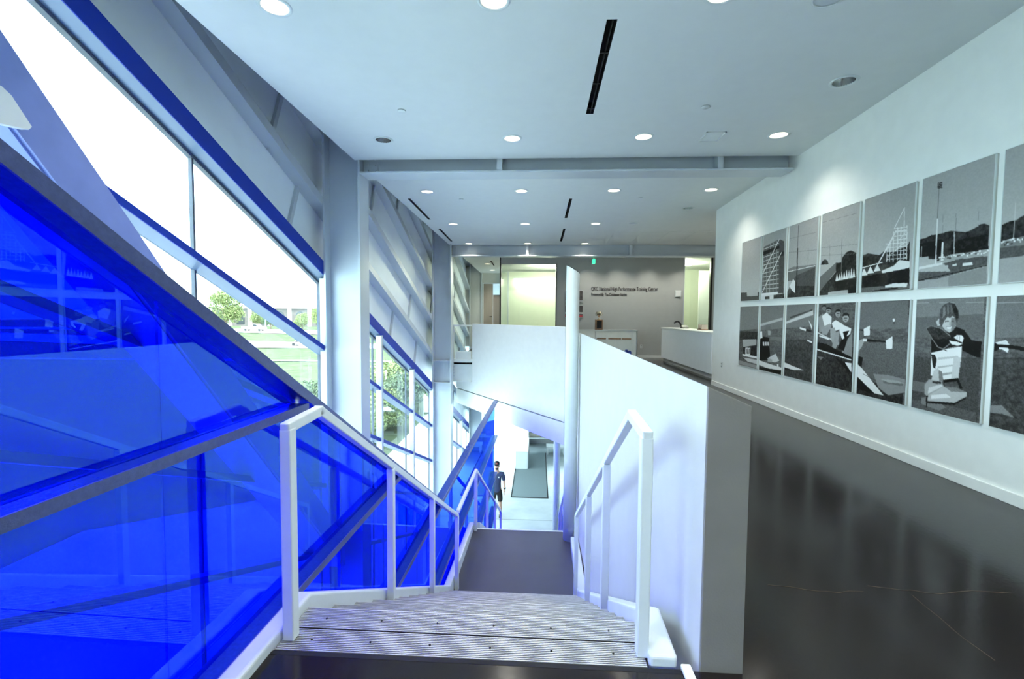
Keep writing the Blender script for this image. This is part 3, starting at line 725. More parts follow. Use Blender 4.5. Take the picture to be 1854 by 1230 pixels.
# large flush access panels with hairline joints beyond the middle of the ceiling
e = thing('ceiling_access_panels', (3.3, 13.6, ceil_z(13.6)), 'flush access panels with hairline joints in the ceiling before the far beam', 'access panel')
for k in range(4):
    x0 = 2.0 + k*.72
    ya, yb = 12.75, 14.4
    newobj('panel', MB().add([(x0+.01,ya,ceil_z(ya)-.004),(x0+.70,ya,ceil_z(ya)-.004),(x0+.70,yb,ceil_z(yb)-.004),(x0+.01,yb,ceil_z(yb)-.004),(x0+.01,ya,ceil_z(ya)+.004),(x0+.70,ya,ceil_z(ya)+.004),(x0+.70,yb,ceil_z(yb)+.004),(x0+.01,yb,ceil_z(yb)+.004)],
            [(0,3,2,1),(0,1,5,4),(1,2,6,5),(2,3,7,6),(3,0,4,7),(4,5,6,7)]), M_ceil, e)
PICT = [(80,[(-47,1951),(806,1923),(819,1754),(-33,1763)]),(165,[(242,1992),(678,1995),(688,1863),(270,1866)]),(95,[(777,2676),(1356,2738),(1508,2678),(1549,1868),(780,1898)]),(82,[(1356,2738),(1508,2678),(1549,1868),(1396,1875)]),(205,[(800,2637),(1346,2670),(1338,2680),(791,2648)]),(205,[(805,2570),(1351,2599),(1343,2609),(797,2581)]),(205,[(810,2502),(1356,2528),(1349,2537),(802,2513)]),(205,[(815,2435),(1361,2456),(1354,2466),(807,2445)]),(205,[(819,2367),(1366,2385),(1360,2395),(813,2378)]),(205,[(824,2300),(1371,2313),(1365,2323),(818,2310)]),(205,[(829,2232),(1375,2242),(1371,2252),(823,2243)]),(205,[(834,2165),(1380,2171),(1376,2181),(829,2175)]),(205,[(838,2097),(1385,2099),(1382,2109),(834,2108)]),(205,[(843,2030),(1390,2028),(1387,2038),(840,2040)]),(205,[(848,1962),(1395,1957),(1393,1967),(845,1973)]),(150,[(827,2695),(865,1900),(881,1899),(844,2692)]),(150,[(944,2701),(983,1894),(999,1893),(960,2698)]),(150,[(1057,2706),(1097,1889),(1113,1888),(1073,2704)]),(150,[(1167,2712),(1208,1884),(1223,1883),(1182,2709)]),(150,[(1274,2717),(1316,1879),(1331,1878),(1289,2715)]),(45,[(831,2605),(1363,2636),(1367,2588),(836,2540)]),(55,[(1372,2520),(1501,2522),(1506,2456),(1376,2460)]),(225,[(847,2228),(1365,2734),(1347,2741),(827,2234)]),(225,[(844,1906),(1451,2513),(1434,2519),(824,1912)]),(228,[(780,1898),(1370,1896),(1373,1857),(783,1857)]),(195,[(783,1857),(1238,1853),(1235,1765),(778,1773)]),(70,[(947,1840),(1104,1839),(1108,1783),(951,1783)]),(70,[(1238,1853),(1581,1862),(1574,1768),(1235,1762)]),(200,[(1129,1843),(1229,1846),(1233,1779),(1133,1778)]),(120,[(1599,2223),(1792,2252),(2366,2227),(2370,2170),(1601,2200)]),(105,[(1601,2192),(2368,2198),(2368,2035),(1612,2047)]),(80,[(1885,2113),(2368,2191),(2369,1767),(1618,1783),(1638,1871),(1786,2035)]),(60,[(1854,1962),(2358,1931),(2369,1767),(1618,1783)]),(225,[(1706,1960),(1805,2067),(1858,2030),(1871,1853),(1783,1898)]),(205,[(1627,2185),(2362,2206),(2357,2216),(1621,2196)]),(75,[(1888,2852),(1887,2519),(1898,2517),(1898,2850)]),(55,[(1880,2520),(1895,1859),(1920,1857),(1905,2516)]),(72,[(2442,1988),(3222,1987),(3237,1768),(2440,1773)]),(105,[(2449,2039),(2804,2205),(2872,2188),(2812,2094),(2464,1832)]),(62,[(2464,1832),(2813,2082),(2822,1941),(2802,1783),(2457,1776)]),(170,[(2453,2036),(2807,2203),(2801,2208),(2445,2042)]),(60,[(2479,2207),(2516,2257),(2569,2274),(2623,2247),(2653,2196)]),(52,[(2805,2191),(2911,2193),(2936,2257),(3006,2308),(3090,2319),(3181,2278),(3209,1979),(2821,1961)]),(215,[(2811,1965),(2835,2066),(2870,1965)]),(200,[(2860,1968),(2885,2054),(2918,1967)]),(185,[(2909,1970),(2931,2081),(2965,1970)]),(215,[(2956,1972),(2979,2069),(3011,1972)]),(200,[(3003,1974),(3023,2095),(3057,1974)]),(185,[(3048,1976),(3070,2083),(3102,1976)]),(215,[(3094,1979),(3113,2108),(3147,1978)]),(200,[(3138,1981),(3158,2096),(3190,1980)]),(46,[(2800,1955),(3210,1966),(3209,1870),(3068,1822),(2792,1836)]),(160,[(2665,1828),(3066,1839),(3070,1779),(2669,1776)]),(30,[(3081,1840),(3230,1877),(3231,1778),(3085,1775)]),(115,[(2900,2499),(2917,2040),(2926,2039),(2909,2497)]),(120,[(2658,2449),(2668,2250),(2675,2249),(2664,2448)]),(120,[(2166,2522),(2177,2264),(2184,2263),(2173,2521)]),(118,[(1633,2691),(2360,2667),(2358,2672),(1630,2696)]),(118,[(2440,2776),(3171,2751),(3169,2755),(2437,2780)]),(118,[(2463,2435),(3196,2377),(3195,2381),(2462,2440)]),(118,[(1647,2481),(2377,2422),(2376,2427),(1646,2487)]),(118,[(2470,2332),(3204,2262),(3203,2266),(2469,2337)]),(70,[(3268,2111),(4008,2107),(4030,1768),(3271,1772)]),(58,[(3269,2228),(3385,2244),(3571,2199),(3645,2236),(3783,2210),(3967,2244),(4001,2290),(4010,2077),(3279,2084)]),(222,[(3681,2271),(3683,2114),(3691,2113),(3689,2269)]),(222,[(3721,2296),(3725,2110),(3734,2108),(3730,2294)]),(222,[(3764,2427),(3777,2104),(3786,2103),(3772,2425)]),(222,[(3822,2462),(3838,2112),(3846,2111),(3830,2460)]),(222,[(3866,2461),(3881,2107),(3889,2106),(3874,2460)]),(222,[(3900,2655),(3928,2109),(3936,2108),(3908,2653)]),(222,[(3949,2460),(3965,2105),(3972,2104),(3957,2459)]),(218,[(3777,2453),(3958,2438),(3957,2444),(3776,2460)]),(218,[(3780,2412),(3961,2398),(3960,2404),(3778,2418)]),(218,[(3783,2370),(3964,2358),(3962,2364),(3781,2377)]),(218,[(3785,2329),(3966,2318),(3965,2324),(3784,2335)]),(218,[(3673,2304),(3969,2278),(3968,2284),(3672,2311)]),(218,[(3675,2262),(3971,2238),(3970,2244),(3674,2268)]),(218,[(3678,2219),(3974,2198),(3973,2204),(3677,2226)]),(218,[(3681,2177),(3977,2158),(3976,2164),(3680,2183)]),(218,[(3684,2134),(3979,2118),(3978,2124),(3683,2141)]),(222,[(3780,2456),(3911,2651),(3904,2655),(3773,2460)]),(222,[(3794,2423),(3560,2122),(3570,2117),(3804,2418)]),(210,[(3769,2366),(3520,2062),(3528,2058),(3776,2362)]),(222,[(3839,2307),(3950,2393),(3945,2396),(3834,2310)]),(222,[(3705,2157),(3937,2291),(3933,2295),(3701,2161)]),(200,[(3791,2411),(3958,2397),(3954,2418),(3786,2433)]),(225,[(3277,2078),(3627,2110),(3623,2119),(3272,2088)]),(222,[(3276,1992),(3329,2074),(3397,1992)]),(222,[(3382,2008),(3433,2089),(3498,2007)]),(222,[(3493,2022),(3542,2101),(3605,2022)]),(205,[(3616,2019),(3793,2056),(3869,2111),(4010,2080),(4014,2016),(3640,1977)]),(45,[(3272,1975),(4014,2011),(4021,1857),(3274,1792)]),(98,[(3270,1848),(4022,1842),(4022,1772),(3270,1779)]),(205,[(3681,1851),(3805,1868),(4002,1858),(3989,1818),(3683,1829)]),(35,[(3484,1803),(3869,1825),(3870,1806),(3486,1787)]),(62,[(4106,2284),(4189,2289),(4256,2306),(4322,2299),(4386,2304),(4478,2308),(4569,2285),(4627,2269),(4668,2275),(4709,2288),(4742,2298),(4767,2312),(4800,2315),(4850,2290),(4856,2078),(4492,2089),(4370,2057),(4114,2094)]),(42,[(4109,2238),(4260,2243),(4389,2250),(4399,2101),(4118,2094)]),(48,[(4485,2208),(4631,2211),(4767,2214),(4844,2225),(4852,2091),(4492,2089)]),(120,[(4312,2744),(4313,2453),(4321,2451),(4320,2742)]),(205,[(4312,2453),(4317,2023),(4331,2020),(4326,2450)]),(45,[(4298,2788),(4353,2778),(4351,2788),(4296,2798)]),(45,[(4299,2772),(4354,2763),(4352,2773),(4297,2782)]),(45,[(4300,2757),(4355,2748),(4353,2758),(4298,2767)]),(45,[(4301,2742),(4356,2733),(4354,2743),(4299,2752)]),(115,[(4518,2463),(4526,2293),(4531,2292),(4523,2462)]),(165,[(4508,2296),(4517,2086),(4528,2084),(4519,2294)]),(125,[(4377,2480),(4384,2304),(4388,2304),(4381,2479)]),(125,[(4742,2430),(4747,2291),(4751,2290),(4746,2429)]),(222,[(4380,2218),(4403,2214),(4406,2046),(4383,2049)]),(150,[(4140,2212),(4145,2091),(4156,2089),(4151,2210)]),(165,[(4110,2106),(4236,2102),(4243,2034),(4110,2052)]),(150,[(4338,2054),(4493,2082),(4639,2076),(4853,2089),(4854,2024),(4684,2037),(4404,2026)]),(60,[(4338,2059),(4363,2059),(4364,2044),(4339,2045)]),(225,[(4359,2083),(4385,2082),(4386,2067),(4360,2069)]),(225,[(4383,2056),(4411,2056),(4412,2041),(4384,2043)]),(235,[(4404,2080),(4425,2080),(4426,2065),(4404,2066)]),(60,[(4426,2080),(4439,2081),(4440,2066),(4426,2067)]),(90,[(4448,2068),(4472,2068),(4473,2053),(4449,2055)]),(60,[(4470,2063),(4494,2062),(4495,2048),(4471,2049)]),(225,[(4490,2078),(4504,2079),(4505,2064),(4491,2065)]),(210,[(4511,2081),(4537,2081),(4538,2066),(4512,2068)]),(210,[(4532,2074),(4550,2075),(4551,2060),(4533,2061)]),(90,[(4553,2071),(4571,2071),(4572,2057),(4554,2058)]),(60,[(4573,2075),(4593,2075),(4594,2061),(4574,2062)]),(235,[(4594,2075),(4615,2074),(4616,2060),(4595,2062)]),(210,[(4613,2081),(4634,2081),(4635,2067),(4614,2069)]),(90,[(4633,2086),(4654,2086),(4655,2072),(4634,2074)]),(225,[(4654,2060),(4666,2061),(4666,2047),(4655,2047)]),(60,[(4673,2079),(4690,2079),(4691,2065),(4673,2066)]),(235,[(4692,2074),(4714,2074),(4715,2060),(4693,2062)]),(235,[(4711,2085),(4731,2085),(4731,2071),(4712,2072)]),(90,[(4731,2070),(4752,2070),(4753,2056),(4731,2058)]),(210,[(4750,2064),(4770,2063),(4771,2050),(4751,2051)]),(235,[(4767,2086),(4787,2086),(4788,2072),(4768,2074)]),(225,[(4787,2063),(4799,2063),(4800,2050),(4788,2050)]),(225,[(4805,2064),(4828,2063),(4829,2050),(4806,2052)]),(210,[(4823,2070),(4844,2070),(4845,2057),(4824,2058)]),(225,[(4840,2081),(4862,2080),(4863,2067),(4841,2068)]),(86,[(4405,2013),(4585,2036),(4850,2029),(4851,1952),(4503,1923),(4457,1981)]),(215,[(4616,1990),(4714,1992),(4716,1967),(4618,1970)]),(200,[(4514,1994),(4558,1996),(4559,1977),(4515,1979)]),(205,[(4109,2009),(4404,2026),(4405,2003),(4111,1983)]),(170,[(4111,1983),(4465,1993),(4466,1930),(4112,1963)]),(92,[(4109,1963),(4472,1933),(4850,1964),(4851,1949),(4350,1873),(4115,1868)]),(50,[(4116,1866),(4852,1945),(4850,1952),(4113,1875)]),(150,[(4115,1865),(4350,1873),(4852,1944),(4859,1788),(4110,1782)]),(132,[(4475,1886),(4852,1941),(4859,1788),(4481,1789)]),(60,[(4950,2271),(5010,2286),(5068,2286),(5100,2304),(5154,2321),(5165,2136),(5019,2143),(4951,2130)]),(190,[(5051,2428),(5052,2138),(5059,2136),(5058,2426)]),(120,[(4952,2124),(5164,2153),(5170,2069),(4950,2083)]),(215,[(4955,2126),(4968,2126),(4969,2112),(4956,2113)]),(215,[(4968,2136),(4983,2136),(4984,2122),(4969,2123)]),(70,[(4983,2107),(4993,2108),(4994,2094),(4984,2094)]),(70,[(4995,2122),(5015,2121),(5016,2107),(4996,2109)]),(235,[(5009,2111),(5020,2111),(5020,2097),(5009,2098)]),(215,[(5019,2144),(5040,2143),(5041,2129),(5020,2131)]),(70,[(5034,2109),(5050,2109),(5051,2095),(5035,2097)]),(225,[(5045,2146),(5061,2146),(5061,2132),(5045,2133)]),(215,[(5059,2125),(5070,2126),(5071,2112),(5059,2113)]),(70,[(5070,2140),(5090,2139),(5091,2125),(5071,2127)]),(235,[(5083,2137),(5098,2136),(5099,2123),(5084,2124)]),(235,[(5096,2130),(5111,2129),(5112,2116),(5096,2117)]),(215,[(5109,2113),(5120,2114),(5120,2100),(5110,2101)]),(235,[(5120,2132),(5132,2132),(5133,2119),(5121,2120)]),(70,[(5132,2131),(5148,2131),(5149,2117),(5133,2119)]),(215,[(5144,2134),(5156,2134),(5157,2121),(5145,2121)]),(88,[(4950,2083),(5169,2078),(5174,1996),(4948,1989)]),(150,[(4946,1990),(5174,1996),(5189,1767),(4952,1780)]),(118,[(-95,1693),(712,1686),(741,1296),(-61,1244)]),(112,[(712,1686),(2374,1700),(2396,1385),(743,1270)]),(60,[(-59,1229),(745,1243),(727,1110),(-46,1056)]),(160,[(139,1080),(687,1113),(694,1015),(176,940)]),(55,[(163,939),(707,1003),(721,818),(176,770)]),(215,[(272,938),(470,947),(473,818),(276,807)]),(40,[(299,921),(330,923),(331,826),(300,823)]),(40,[(355,925),(386,927),(387,830),(356,828)]),(40,[(410,929),(441,931),(442,835),(411,832)]),(205,[(159,811),(732,813),(735,779),(162,777)]),(180,[(190,749),(737,753),(742,682),(373,690)]),(140,[(-17,681),(733,659),(737,606),(-11,609)]),(26,[(827,1128),(943,1173),(1138,1162),(1206,798),(816,752)]),(105,[(1027,1406),(1118,1432),(1182,1388),(1172,1258),(1061,1224),(1002,1316)]),(150,[(1093,1281),(1196,1272),(1176,1203),(1099,1200)]),(110,[(1177,1183),(1539,1188),(1543,1128),(1181,1134)]),(190,[(923,1079),(977,1082),(987,1016),(933,1018)]),(190,[(1003,1084),(1056,1086),(1066,1021),(1013,1023)]),(190,[(1082,1088),(1133,1091),(1143,1026),(1092,1028)]),(185,[(1102,813),(1370,916),(1497,813),(1357,770),(1167,776)]),(150,[(1127,828),(1280,805),(1259,765),(1116,764)]),(205,[(799,759),(1160,730),(1573,713),(1576,673),(1166,643),(805,680)]),(40,[(808,641),(1577,666),(1582,595),(811,589)]),(205,[(801,1245),(888,1261),(908,1145),(821,1128)]),(160,[(736,1370),(1548,1497),(1551,1457),(739,1327)]),(178,[(1617,1427),(2352,1600),(2357,1536),(1619,1396)]),(70,[(1760,1509),(2337,1617),(2338,1600),(1762,1482)]),(70,[(1636,1157),(2367,1195),(2362,588),(1606,586)]),(205,[(2244,1472),(2350,1374),(2343,1321)]),(215,[(2032,1360),(2205,1334),(2199,1305),(2034,1333)]),(30,[(2197,1338),(2329,1320),(2330,1299),(2200,1301)]),(205,[(2238,1188),(2358,1169),(2359,1141),(2239,1167)]),(205,[(1589,810),(1940,766),(2182,744),(1902,716),(1595,728)]),(35,[(1595,728),(1903,711),(1599,681)]),(215,[(1430,753),(1478,751),(1477,695),(1430,697)]),(215,[(1572,735),(1618,733),(1617,678),(1571,680)]),(62,[(2452,1095),(3252,1149),(3222,596),(2445,590)]),(85,[(2449,1387),(3232,1441),(3247,1149),(2453,1084)]),(135,[(2466,1501),(2565,1553),(2620,1532),(2615,1319),(2508,1295)]),(125,[(2637,1629),(2632,1611),(2617,1598),(2596,1593),(2574,1598),(2557,1612),(2550,1630),(2554,1648),(2570,1662),(2591,1666),(2613,1661),(2630,1647)]),(35,[(2547,1638),(2555,1667),(2596,1675),(2636,1661),(2641,1632),(2622,1649),(2568,1648)]),(70,[(2569,1634),(2617,1633),(2618,1626),(2570,1627)]),(85,[(2580,1613),(2610,1613),(2607,1607),(2583,1608)]),(218,[(2554,1522),(2651,1568),(2765,1508),(2758,1417),(2621,1386)]),(140,[(2537,1368),(2732,1423),(2773,1394),(2678,1271),(2578,1277)]),(140,[(2737,1592),(2732,1571),(2715,1556),(2691,1550),(2666,1556),(2647,1571),(2639,1593),(2644,1614),(2661,1629),(2685,1634),(2710,1628),(2729,1612)]),(35,[(2636,1601),(2644,1635),(2692,1644),(2736,1629),(2742,1596),(2721,1615),(2659,1613)]),(70,[(2661,1597),(2715,1596),(2716,1588),(2661,1589)]),(85,[(2673,1573),(2707,1573),(2704,1567),(2676,1567)]),(212,[(2770,1429),(2855,1470),(2997,1422),(2989,1364),(2834,1327)]),(145,[(2743,1363),(2837,1376),(2943,1163),(2854,1132),(2760,1215)]),(145,[(2946,1551),(2941,1527),(2922,1510),(2895,1503),(2868,1509),(2846,1527),(2837,1552),(2843,1576),(2862,1594),(2889,1600),(2916,1593),(2937,1575)]),(35,[(2834,1561),(2843,1600),(2896,1612),(2946,1594),(2952,1556),(2928,1578),(2860,1576)]),(70,[(2861,1556),(2922,1556),(2923,1547),(2862,1548)]),(85,[(2875,1530),(2913,1530),(2909,1522),(2879,1522)]),(45,[(2990,1341),(3156,1347),(3164,1236),(2982,1169)]),(226,[(2931,1340),(2994,1414),(3160,1369),(3148,1306),(2998,1227)]),(50,[(3001,1323),(3128,1346),(3051,1230)]),(140,[(2860,1308),(2949,1340),(2913,1165),(2852,1063),(2783,1067),(2813,1178)]),(125,[(3081,1213),(3180,1329),(3195,1025),(3089,1015),(2998,1065)]),(35,[(2986,1227),(3094,1223),(3037,1087),(2916,1116)]),(150,[(3106,1498),(3100,1471),(3080,1451),(3051,1443),(3020,1450),(2996,1470),(2986,1498),(2992,1525),(3013,1545),(3043,1553),(3074,1545),(3097,1525)]),(35,[(2983,1509),(2992,1553),(3050,1566),(3106,1547),(3113,1504),(3086,1528),(3011,1525)]),(70,[(3013,1503),(3080,1504),(3080,1494),(3013,1493)]),(85,[(3027,1473),(3069,1474),(3066,1465),(3032,1465)]),(36,[(2412,1166),(2686,1151),(2943,1080),(3184,1024),(3187,987),(2885,1036),(2435,1083)]),(210,[(2433,1061),(3187,981),(3192,994),(2440,1076)]),(222,[(3070,947),(3192,945),(3200,834),(3146,880)]),(40,[(2857,995),(3070,947),(3201,821),(3135,841)]),(190,[(2432,1295),(2774,1209),(2784,1223),(2443,1311)]),(205,[(2506,1244),(2726,1208),(2735,1227),(2516,1264)]),(120,[(2479,971),(2633,975),(2568,928)]),(96,[(3246,1205),(4014,1249),(4031,728),(3264,609)]),(105,[(3258,1685),(4018,1683),(4029,1393),(3279,1371)]),(58,[(3250,812),(4015,726),(4015,587),(3244,583)]),(150,[(3272,1221),(3373,1259),(3392,1228),(3348,1152),(3293,1095)]),(40,[(3279,1354),(3383,1347),(3385,1358),(3281,1365)]),(228,[(3372,1371),(3471,1412),(3479,1302),(3382,1292)]),(30,[(3384,1257),(3741,1250),(3743,1234),(3386,1225)]),(232,[(3732,1254),(3829,1305),(3832,1171),(3747,1164)]),(200,[(3373,1259),(3436,1257),(3434,1227),(3375,1227)]),(130,[(3565,866),(3794,881),(4032,866),(4041,730),(3808,661),(3653,722)]),(105,[(3724,817),(4009,817),(4010,791),(3726,782)]),(150,[(3666,823),(3939,840),(4025,819),(3799,800)]),(212,[(3281,952),(3380,903),(3555,776),(3739,649),(3600,645),(3282,808)]),(34,[(3282,808),(3600,643),(3520,636),(3282,672)]),(60,[(3389,843),(3608,792),(3611,796),(3392,847)]),(30,[(3302,1041),(3380,1039),(3367,913),(3294,960)]),(225,[(3818,1492),(3843,1497),(3854,1468),(3824,1461)]),(70,[(3827,1461),(3849,1464),(3846,1444),(3832,1444)]),(120,[(4102,1687),(4845,1694),(4846,1545),(4110,1509)]),(100,[(4110,1509),(4846,1545),(4847,1351),(4116,1306)]),(160,[(4104,1655),(4844,1642),(4844,1645),(4104,1658)]),(78,[(4121,1102),(4847,1168),(4848,601),(4106,592)]),(105,[(4104,870),(4276,869),(4282,770),(4108,767)]),(92,[(4105,663),(4302,699),(4831,685),(4837,604),(4106,592)]),(120,[(4240,713),(4358,746),(4531,670),(4451,624),(4245,651)]),(36,[(4320,1322),(4401,1403),(4457,1387),(4519,1366),(4588,1426),(4671,1400),(4750,1312),(4844,1306),(4845,1170),(4801,1168),(4664,1217),(4611,1259),(4455,1210),(4415,1177),(4331,1164)]),(214,[(4330,1168),(4415,1191),(4509,1219),(4660,1253),(4659,1151),(4640,964),(4487,920),(4339,949)]),(45,[(4331,1152),(4372,1155),(4400,1110),(4386,1018),(4361,1027)]),(175,[(4405,1128),(4630,1165),(4625,1148),(4406,1104)]),(165,[(4410,1044),(4632,1091),(4630,1078),(4411,1023)]),(150,[(4429,975),(4634,1023),(4634,1009),(4430,948)]),(180,[(4580,1144),(4658,1156),(4640,967),(4566,948)]),(175,[(4366,1468),(4411,1511),(4437,1440),(4388,1429)]),(172,[(4423,1485),(4456,1517),(4529,1532),(4582,1511),(4584,1443),(4561,1394),(4523,1372),(4477,1391),(4441,1426)]),(118,[(4530,1511),(4582,1506),(4581,1443),(4557,1390),(4538,1384)]),(82,[(4400,1505),(4411,1594),(4442,1631),(4501,1653),(4561,1637),(4598,1580),(4611,1506),(4593,1460),(4581,1486),(4564,1514),(4539,1527),(4517,1504),(4490,1518),(4462,1485),(4445,1445),(4430,1425),(4403,1457)]),(58,[(4521,1644),(4564,1632),(4601,1574),(4610,1511),(4586,1494),(4552,1569)]),(118,[(4440,1605),(4458,1622),(4469,1540),(4434,1499)]),(112,[(4480,1630),(4493,1634),(4503,1552),(4488,1534)]),(100,[(4515,1633),(4530,1627),(4543,1552),(4528,1540)]),(70,[(4468,1478),(4505,1483),(4506,1474),(4468,1469)]),(70,[(4532,1483),(4565,1479),(4565,1470),(4532,1474)]),(150,[(4513,1470),(4529,1471),(4535,1439),(4515,1437)]),(240,[(4489,1423),(4542,1428),(4530,1409),(4499,1408)]),(110,[(4482,1427),(4546,1432),(4543,1426),(4485,1421)]),(120,[(4251,1409),(4313,1434),(4434,1409),(4535,1344),(4535,1263),(4465,1209),(4398,1226),(4329,1299)]),(58,[(4259,1403),(4314,1426),(4429,1402),(4525,1340),(4526,1270),(4461,1220),(4408,1235),(4339,1303)]),(38,[(4339,1303),(4407,1303),(4524,1311),(4526,1270),(4461,1220),(4408,1235)]),(55,[(4319,1340),(4406,1320),(4522,1325),(4524,1314),(4407,1305),(4342,1317)]),(26,[(4522,1325),(4848,1300),(4847,1280),(4524,1297)]),(215,[(4524,1296),(4603,1292),(4661,1275),(4624,1256),(4546,1266)]),(205,[(4568,1327),(4605,1354),(4650,1352),(4672,1330),(4660,1287),(4608,1306)]),(120,[(4604,1341),(4604,1306),(4607,1306),(4608,1341)]),(120,[(4629,1344),(4629,1302),(4633,1302),(4633,1344)]),(30,[(4462,1214),(4510,1202),(4497,1195)]),(40,[(4480,924),(4636,964),(4689,877),(4664,865),(4629,933),(4492,897)]),(85,[(4496,894),(4630,931),(4659,864),(4518,868)]),(178,[(4348,903),(4370,998),(4411,1026),(4462,1000),(4484,928),(4466,866),(4365,851)]),(120,[(4426,1010),(4462,1000),(4484,928),(4466,866),(4442,869)]),(150,[(4274,850),(4318,905),(4463,910),(4494,862),(4314,736),(4276,756)]),(190,[(4323,826),(4463,878),(4484,863),(4316,763)]),(168,[(4308,740),(4494,864),(4574,830),(4735,847),(4730,808),(4613,730),(4314,694)]),(120,[(4494,864),(4623,873),(4735,847),(4574,828)]),(205,[(4357,758),(4523,798),(4578,772),(4359,722)]),(40,[(4299,738),(4321,749),(4313,620),(4301,624)]),(45,[(4311,691),(4613,728),(4730,806),(4729,788),(4614,710),(4313,670)]),(70,[(4362,899),(4461,901),(4462,883),(4364,875)]),(110,[(4947,1685),(5188,1690),(5209,1358),(4958,1346)]),(74,[(4936,1176),(5219,1201),(5257,597),(4945,597)]),(160,[(4950,1634),(5192,1632),(5192,1635),(4950,1638)]),(125,[(4945,773),(5046,793),(5153,712),(5050,721),(4949,710)]),(212,[(4960,1304),(5048,1332),(5078,1292),(5068,1227),(5011,1255),(4964,1241)]),(36,[(4947,1305),(4996,1287),(4994,1252),(4950,1228)]),(28,[(4993,1295),(5107,1290),(5214,1281),(5216,1248),(5108,1262),(4995,1270)]),(190,[(4982,1305),(5044,1324),(5066,1300),(4988,1290)])]
# ================================================================== PHOTOGRAPHS ON THE RIGHT WALL
RES = 5.0; U1, V0, V1 = 5830, 560, 2920
NW, NH = int(U1/RES)+2, int((V1-V0)/RES)+2
rng = np.random.default_rng(3)
def smooth_noise(h, w, sy, sx):
    g = rng.random((int(h/sy)+3, int(w/sx)+3)); yy = np.arange(h)/sy; xx = np.arange(w)/sx
    y0 = yy.astype(int); x0 = xx.astype(int); fy = (yy-y0)[:, None]; fx = (xx-x0)[None]
    a = g[y0][:, x0]; b = g[y0][:, x0+1]; c = g[y0+1][:, x0]; d = g[y0+1][:, x0+1]
    return (a*(1-fx)+b*fx)*(1-fy) + (c*(1-fx)+d*fx)*fy
CAN = np.zeros((NH, NW))
vv_ = V0 + np.arange(NH)*RES
top = vv_ > 1740
t_ = np.clip((vv_-1790)/1090, 0, 1)
CAN[:] = np.where(top, 173 - 24*t_, 92)[:, None]
CAN[~top] += (smooth_noise(NH, NW, 2.2, 7)[~top]-.5)*26 + (smooth_noise(NH, NW, 9, 30)[~top]-.5)*16
def fill(g, pts):
    P = np.array(pts, float); x = P[:, 0]/RES; y = (P[:, 1]-V0)/RES
    i0, i1 = max(0, int(y.min())), min(NH-1, int(y.max())+1); j0, j1 = max(0, int(x.min())), min(NW-1, int(x.max())+1)
    if i1 < i0 or j1 < j0: return
    jj, ii = np.meshgrid(np.arange(j0, j1+1), np.arange(i0, i1+1))
    ins = np.zeros(jj.shape, bool); n = len(x)
    for k in range(n):
        xa, ya, xb, yb = x[k], y[k], x[(k+1) % n], y[(k+1) % n]
        if ya == yb: continue
        cond = (ya > ii) != (yb > ii)
        ins ^= cond & (jj < (xb-xa)*(ii-ya)/(yb-ya)+xa)
    sub = CAN[i0:i1+1, j0:j1+1]; sub[ins] = g
for g, pts in PICT: fill(g, pts)
CAN += (smooth_noise(NH, NW, 2, 2)-.5)*np.where(CAN < 100, 20, 8) + (smooth_noise(NH, NW, 5, 6)-.5)*np.where((CAN < 75), 26, 4)
for _ in range(1):
    CAN = (CAN*4 + np.roll(CAN,1,0) + np.roll(CAN,-1,0) + np.roll(CAN,1,1) + np.roll(CAN,-1,1))/8
wt = (CAN < 125) & (~top)[:, None]
CAN += np.where(wt, (rng.random(CAN.shape)-.5)*15, 0)
CAN = np.clip(CAN, 12, 250)
LIN = np.clip(1.38*(CAN/255.0)**2.35 - .022, .004, .80)

def print_material(name):
    m = bpy.data.materials.new(name); m.use_nodes = True; nt = m.node_tree; b = nt.nodes['Principled BSDF']
    a = nt.nodes.new('ShaderNodeAttribute'); a.attribute_name = 'print'
    nt.links.new(a.outputs['Color'], b.inputs['Base Color'])
    b.inputs['Roughness'].default_value = .5; b.inputs['Specular IOR Level'].default_value = .15; b.inputs['Coat Weight'].default_value = .22; b.inputs['Coat Roughness'].default_value = .04
    return m
M_print = print_material('black_and_white_print')
PW, PITCH = 750, 825
LAB = {(0,0): 'framed print of pale tents and ground, top row farthest along the wall', (0,1): 'framed print of a tall scoreboard tower, top row', (0,2): 'framed print of a thin mast before a dark roof edge, top row',
       (0,3): 'framed print of a sloping grandstand roof beside trees, top row', (0,4): 'framed print of a white lattice tower and tents, top row', (0,5): 'framed print of a tall floodlight pole above a wooded riverbank, top row',
       (0,6): 'framed print of riverbank trees cut by the right edge of the view, top row', (1,0): 'framed print of a boat stern with a number plate, bottom row', (1,1): 'framed print of a paddler in a dark shirt seen from behind, bottom row',
       (1,2): 'framed print of a long dock and a boat tip, bottom row', (1,3): 'framed print of four rowers in white tops, bottom row', (1,4): 'framed print of white oar blades and a boat bow, bottom row',
       (1,5): 'framed print of a smiling kayaker in a white vest holding a paddle, bottom row', (1,6): 'framed print of a hand on a paddle, bottom row, nearest the right edge'}
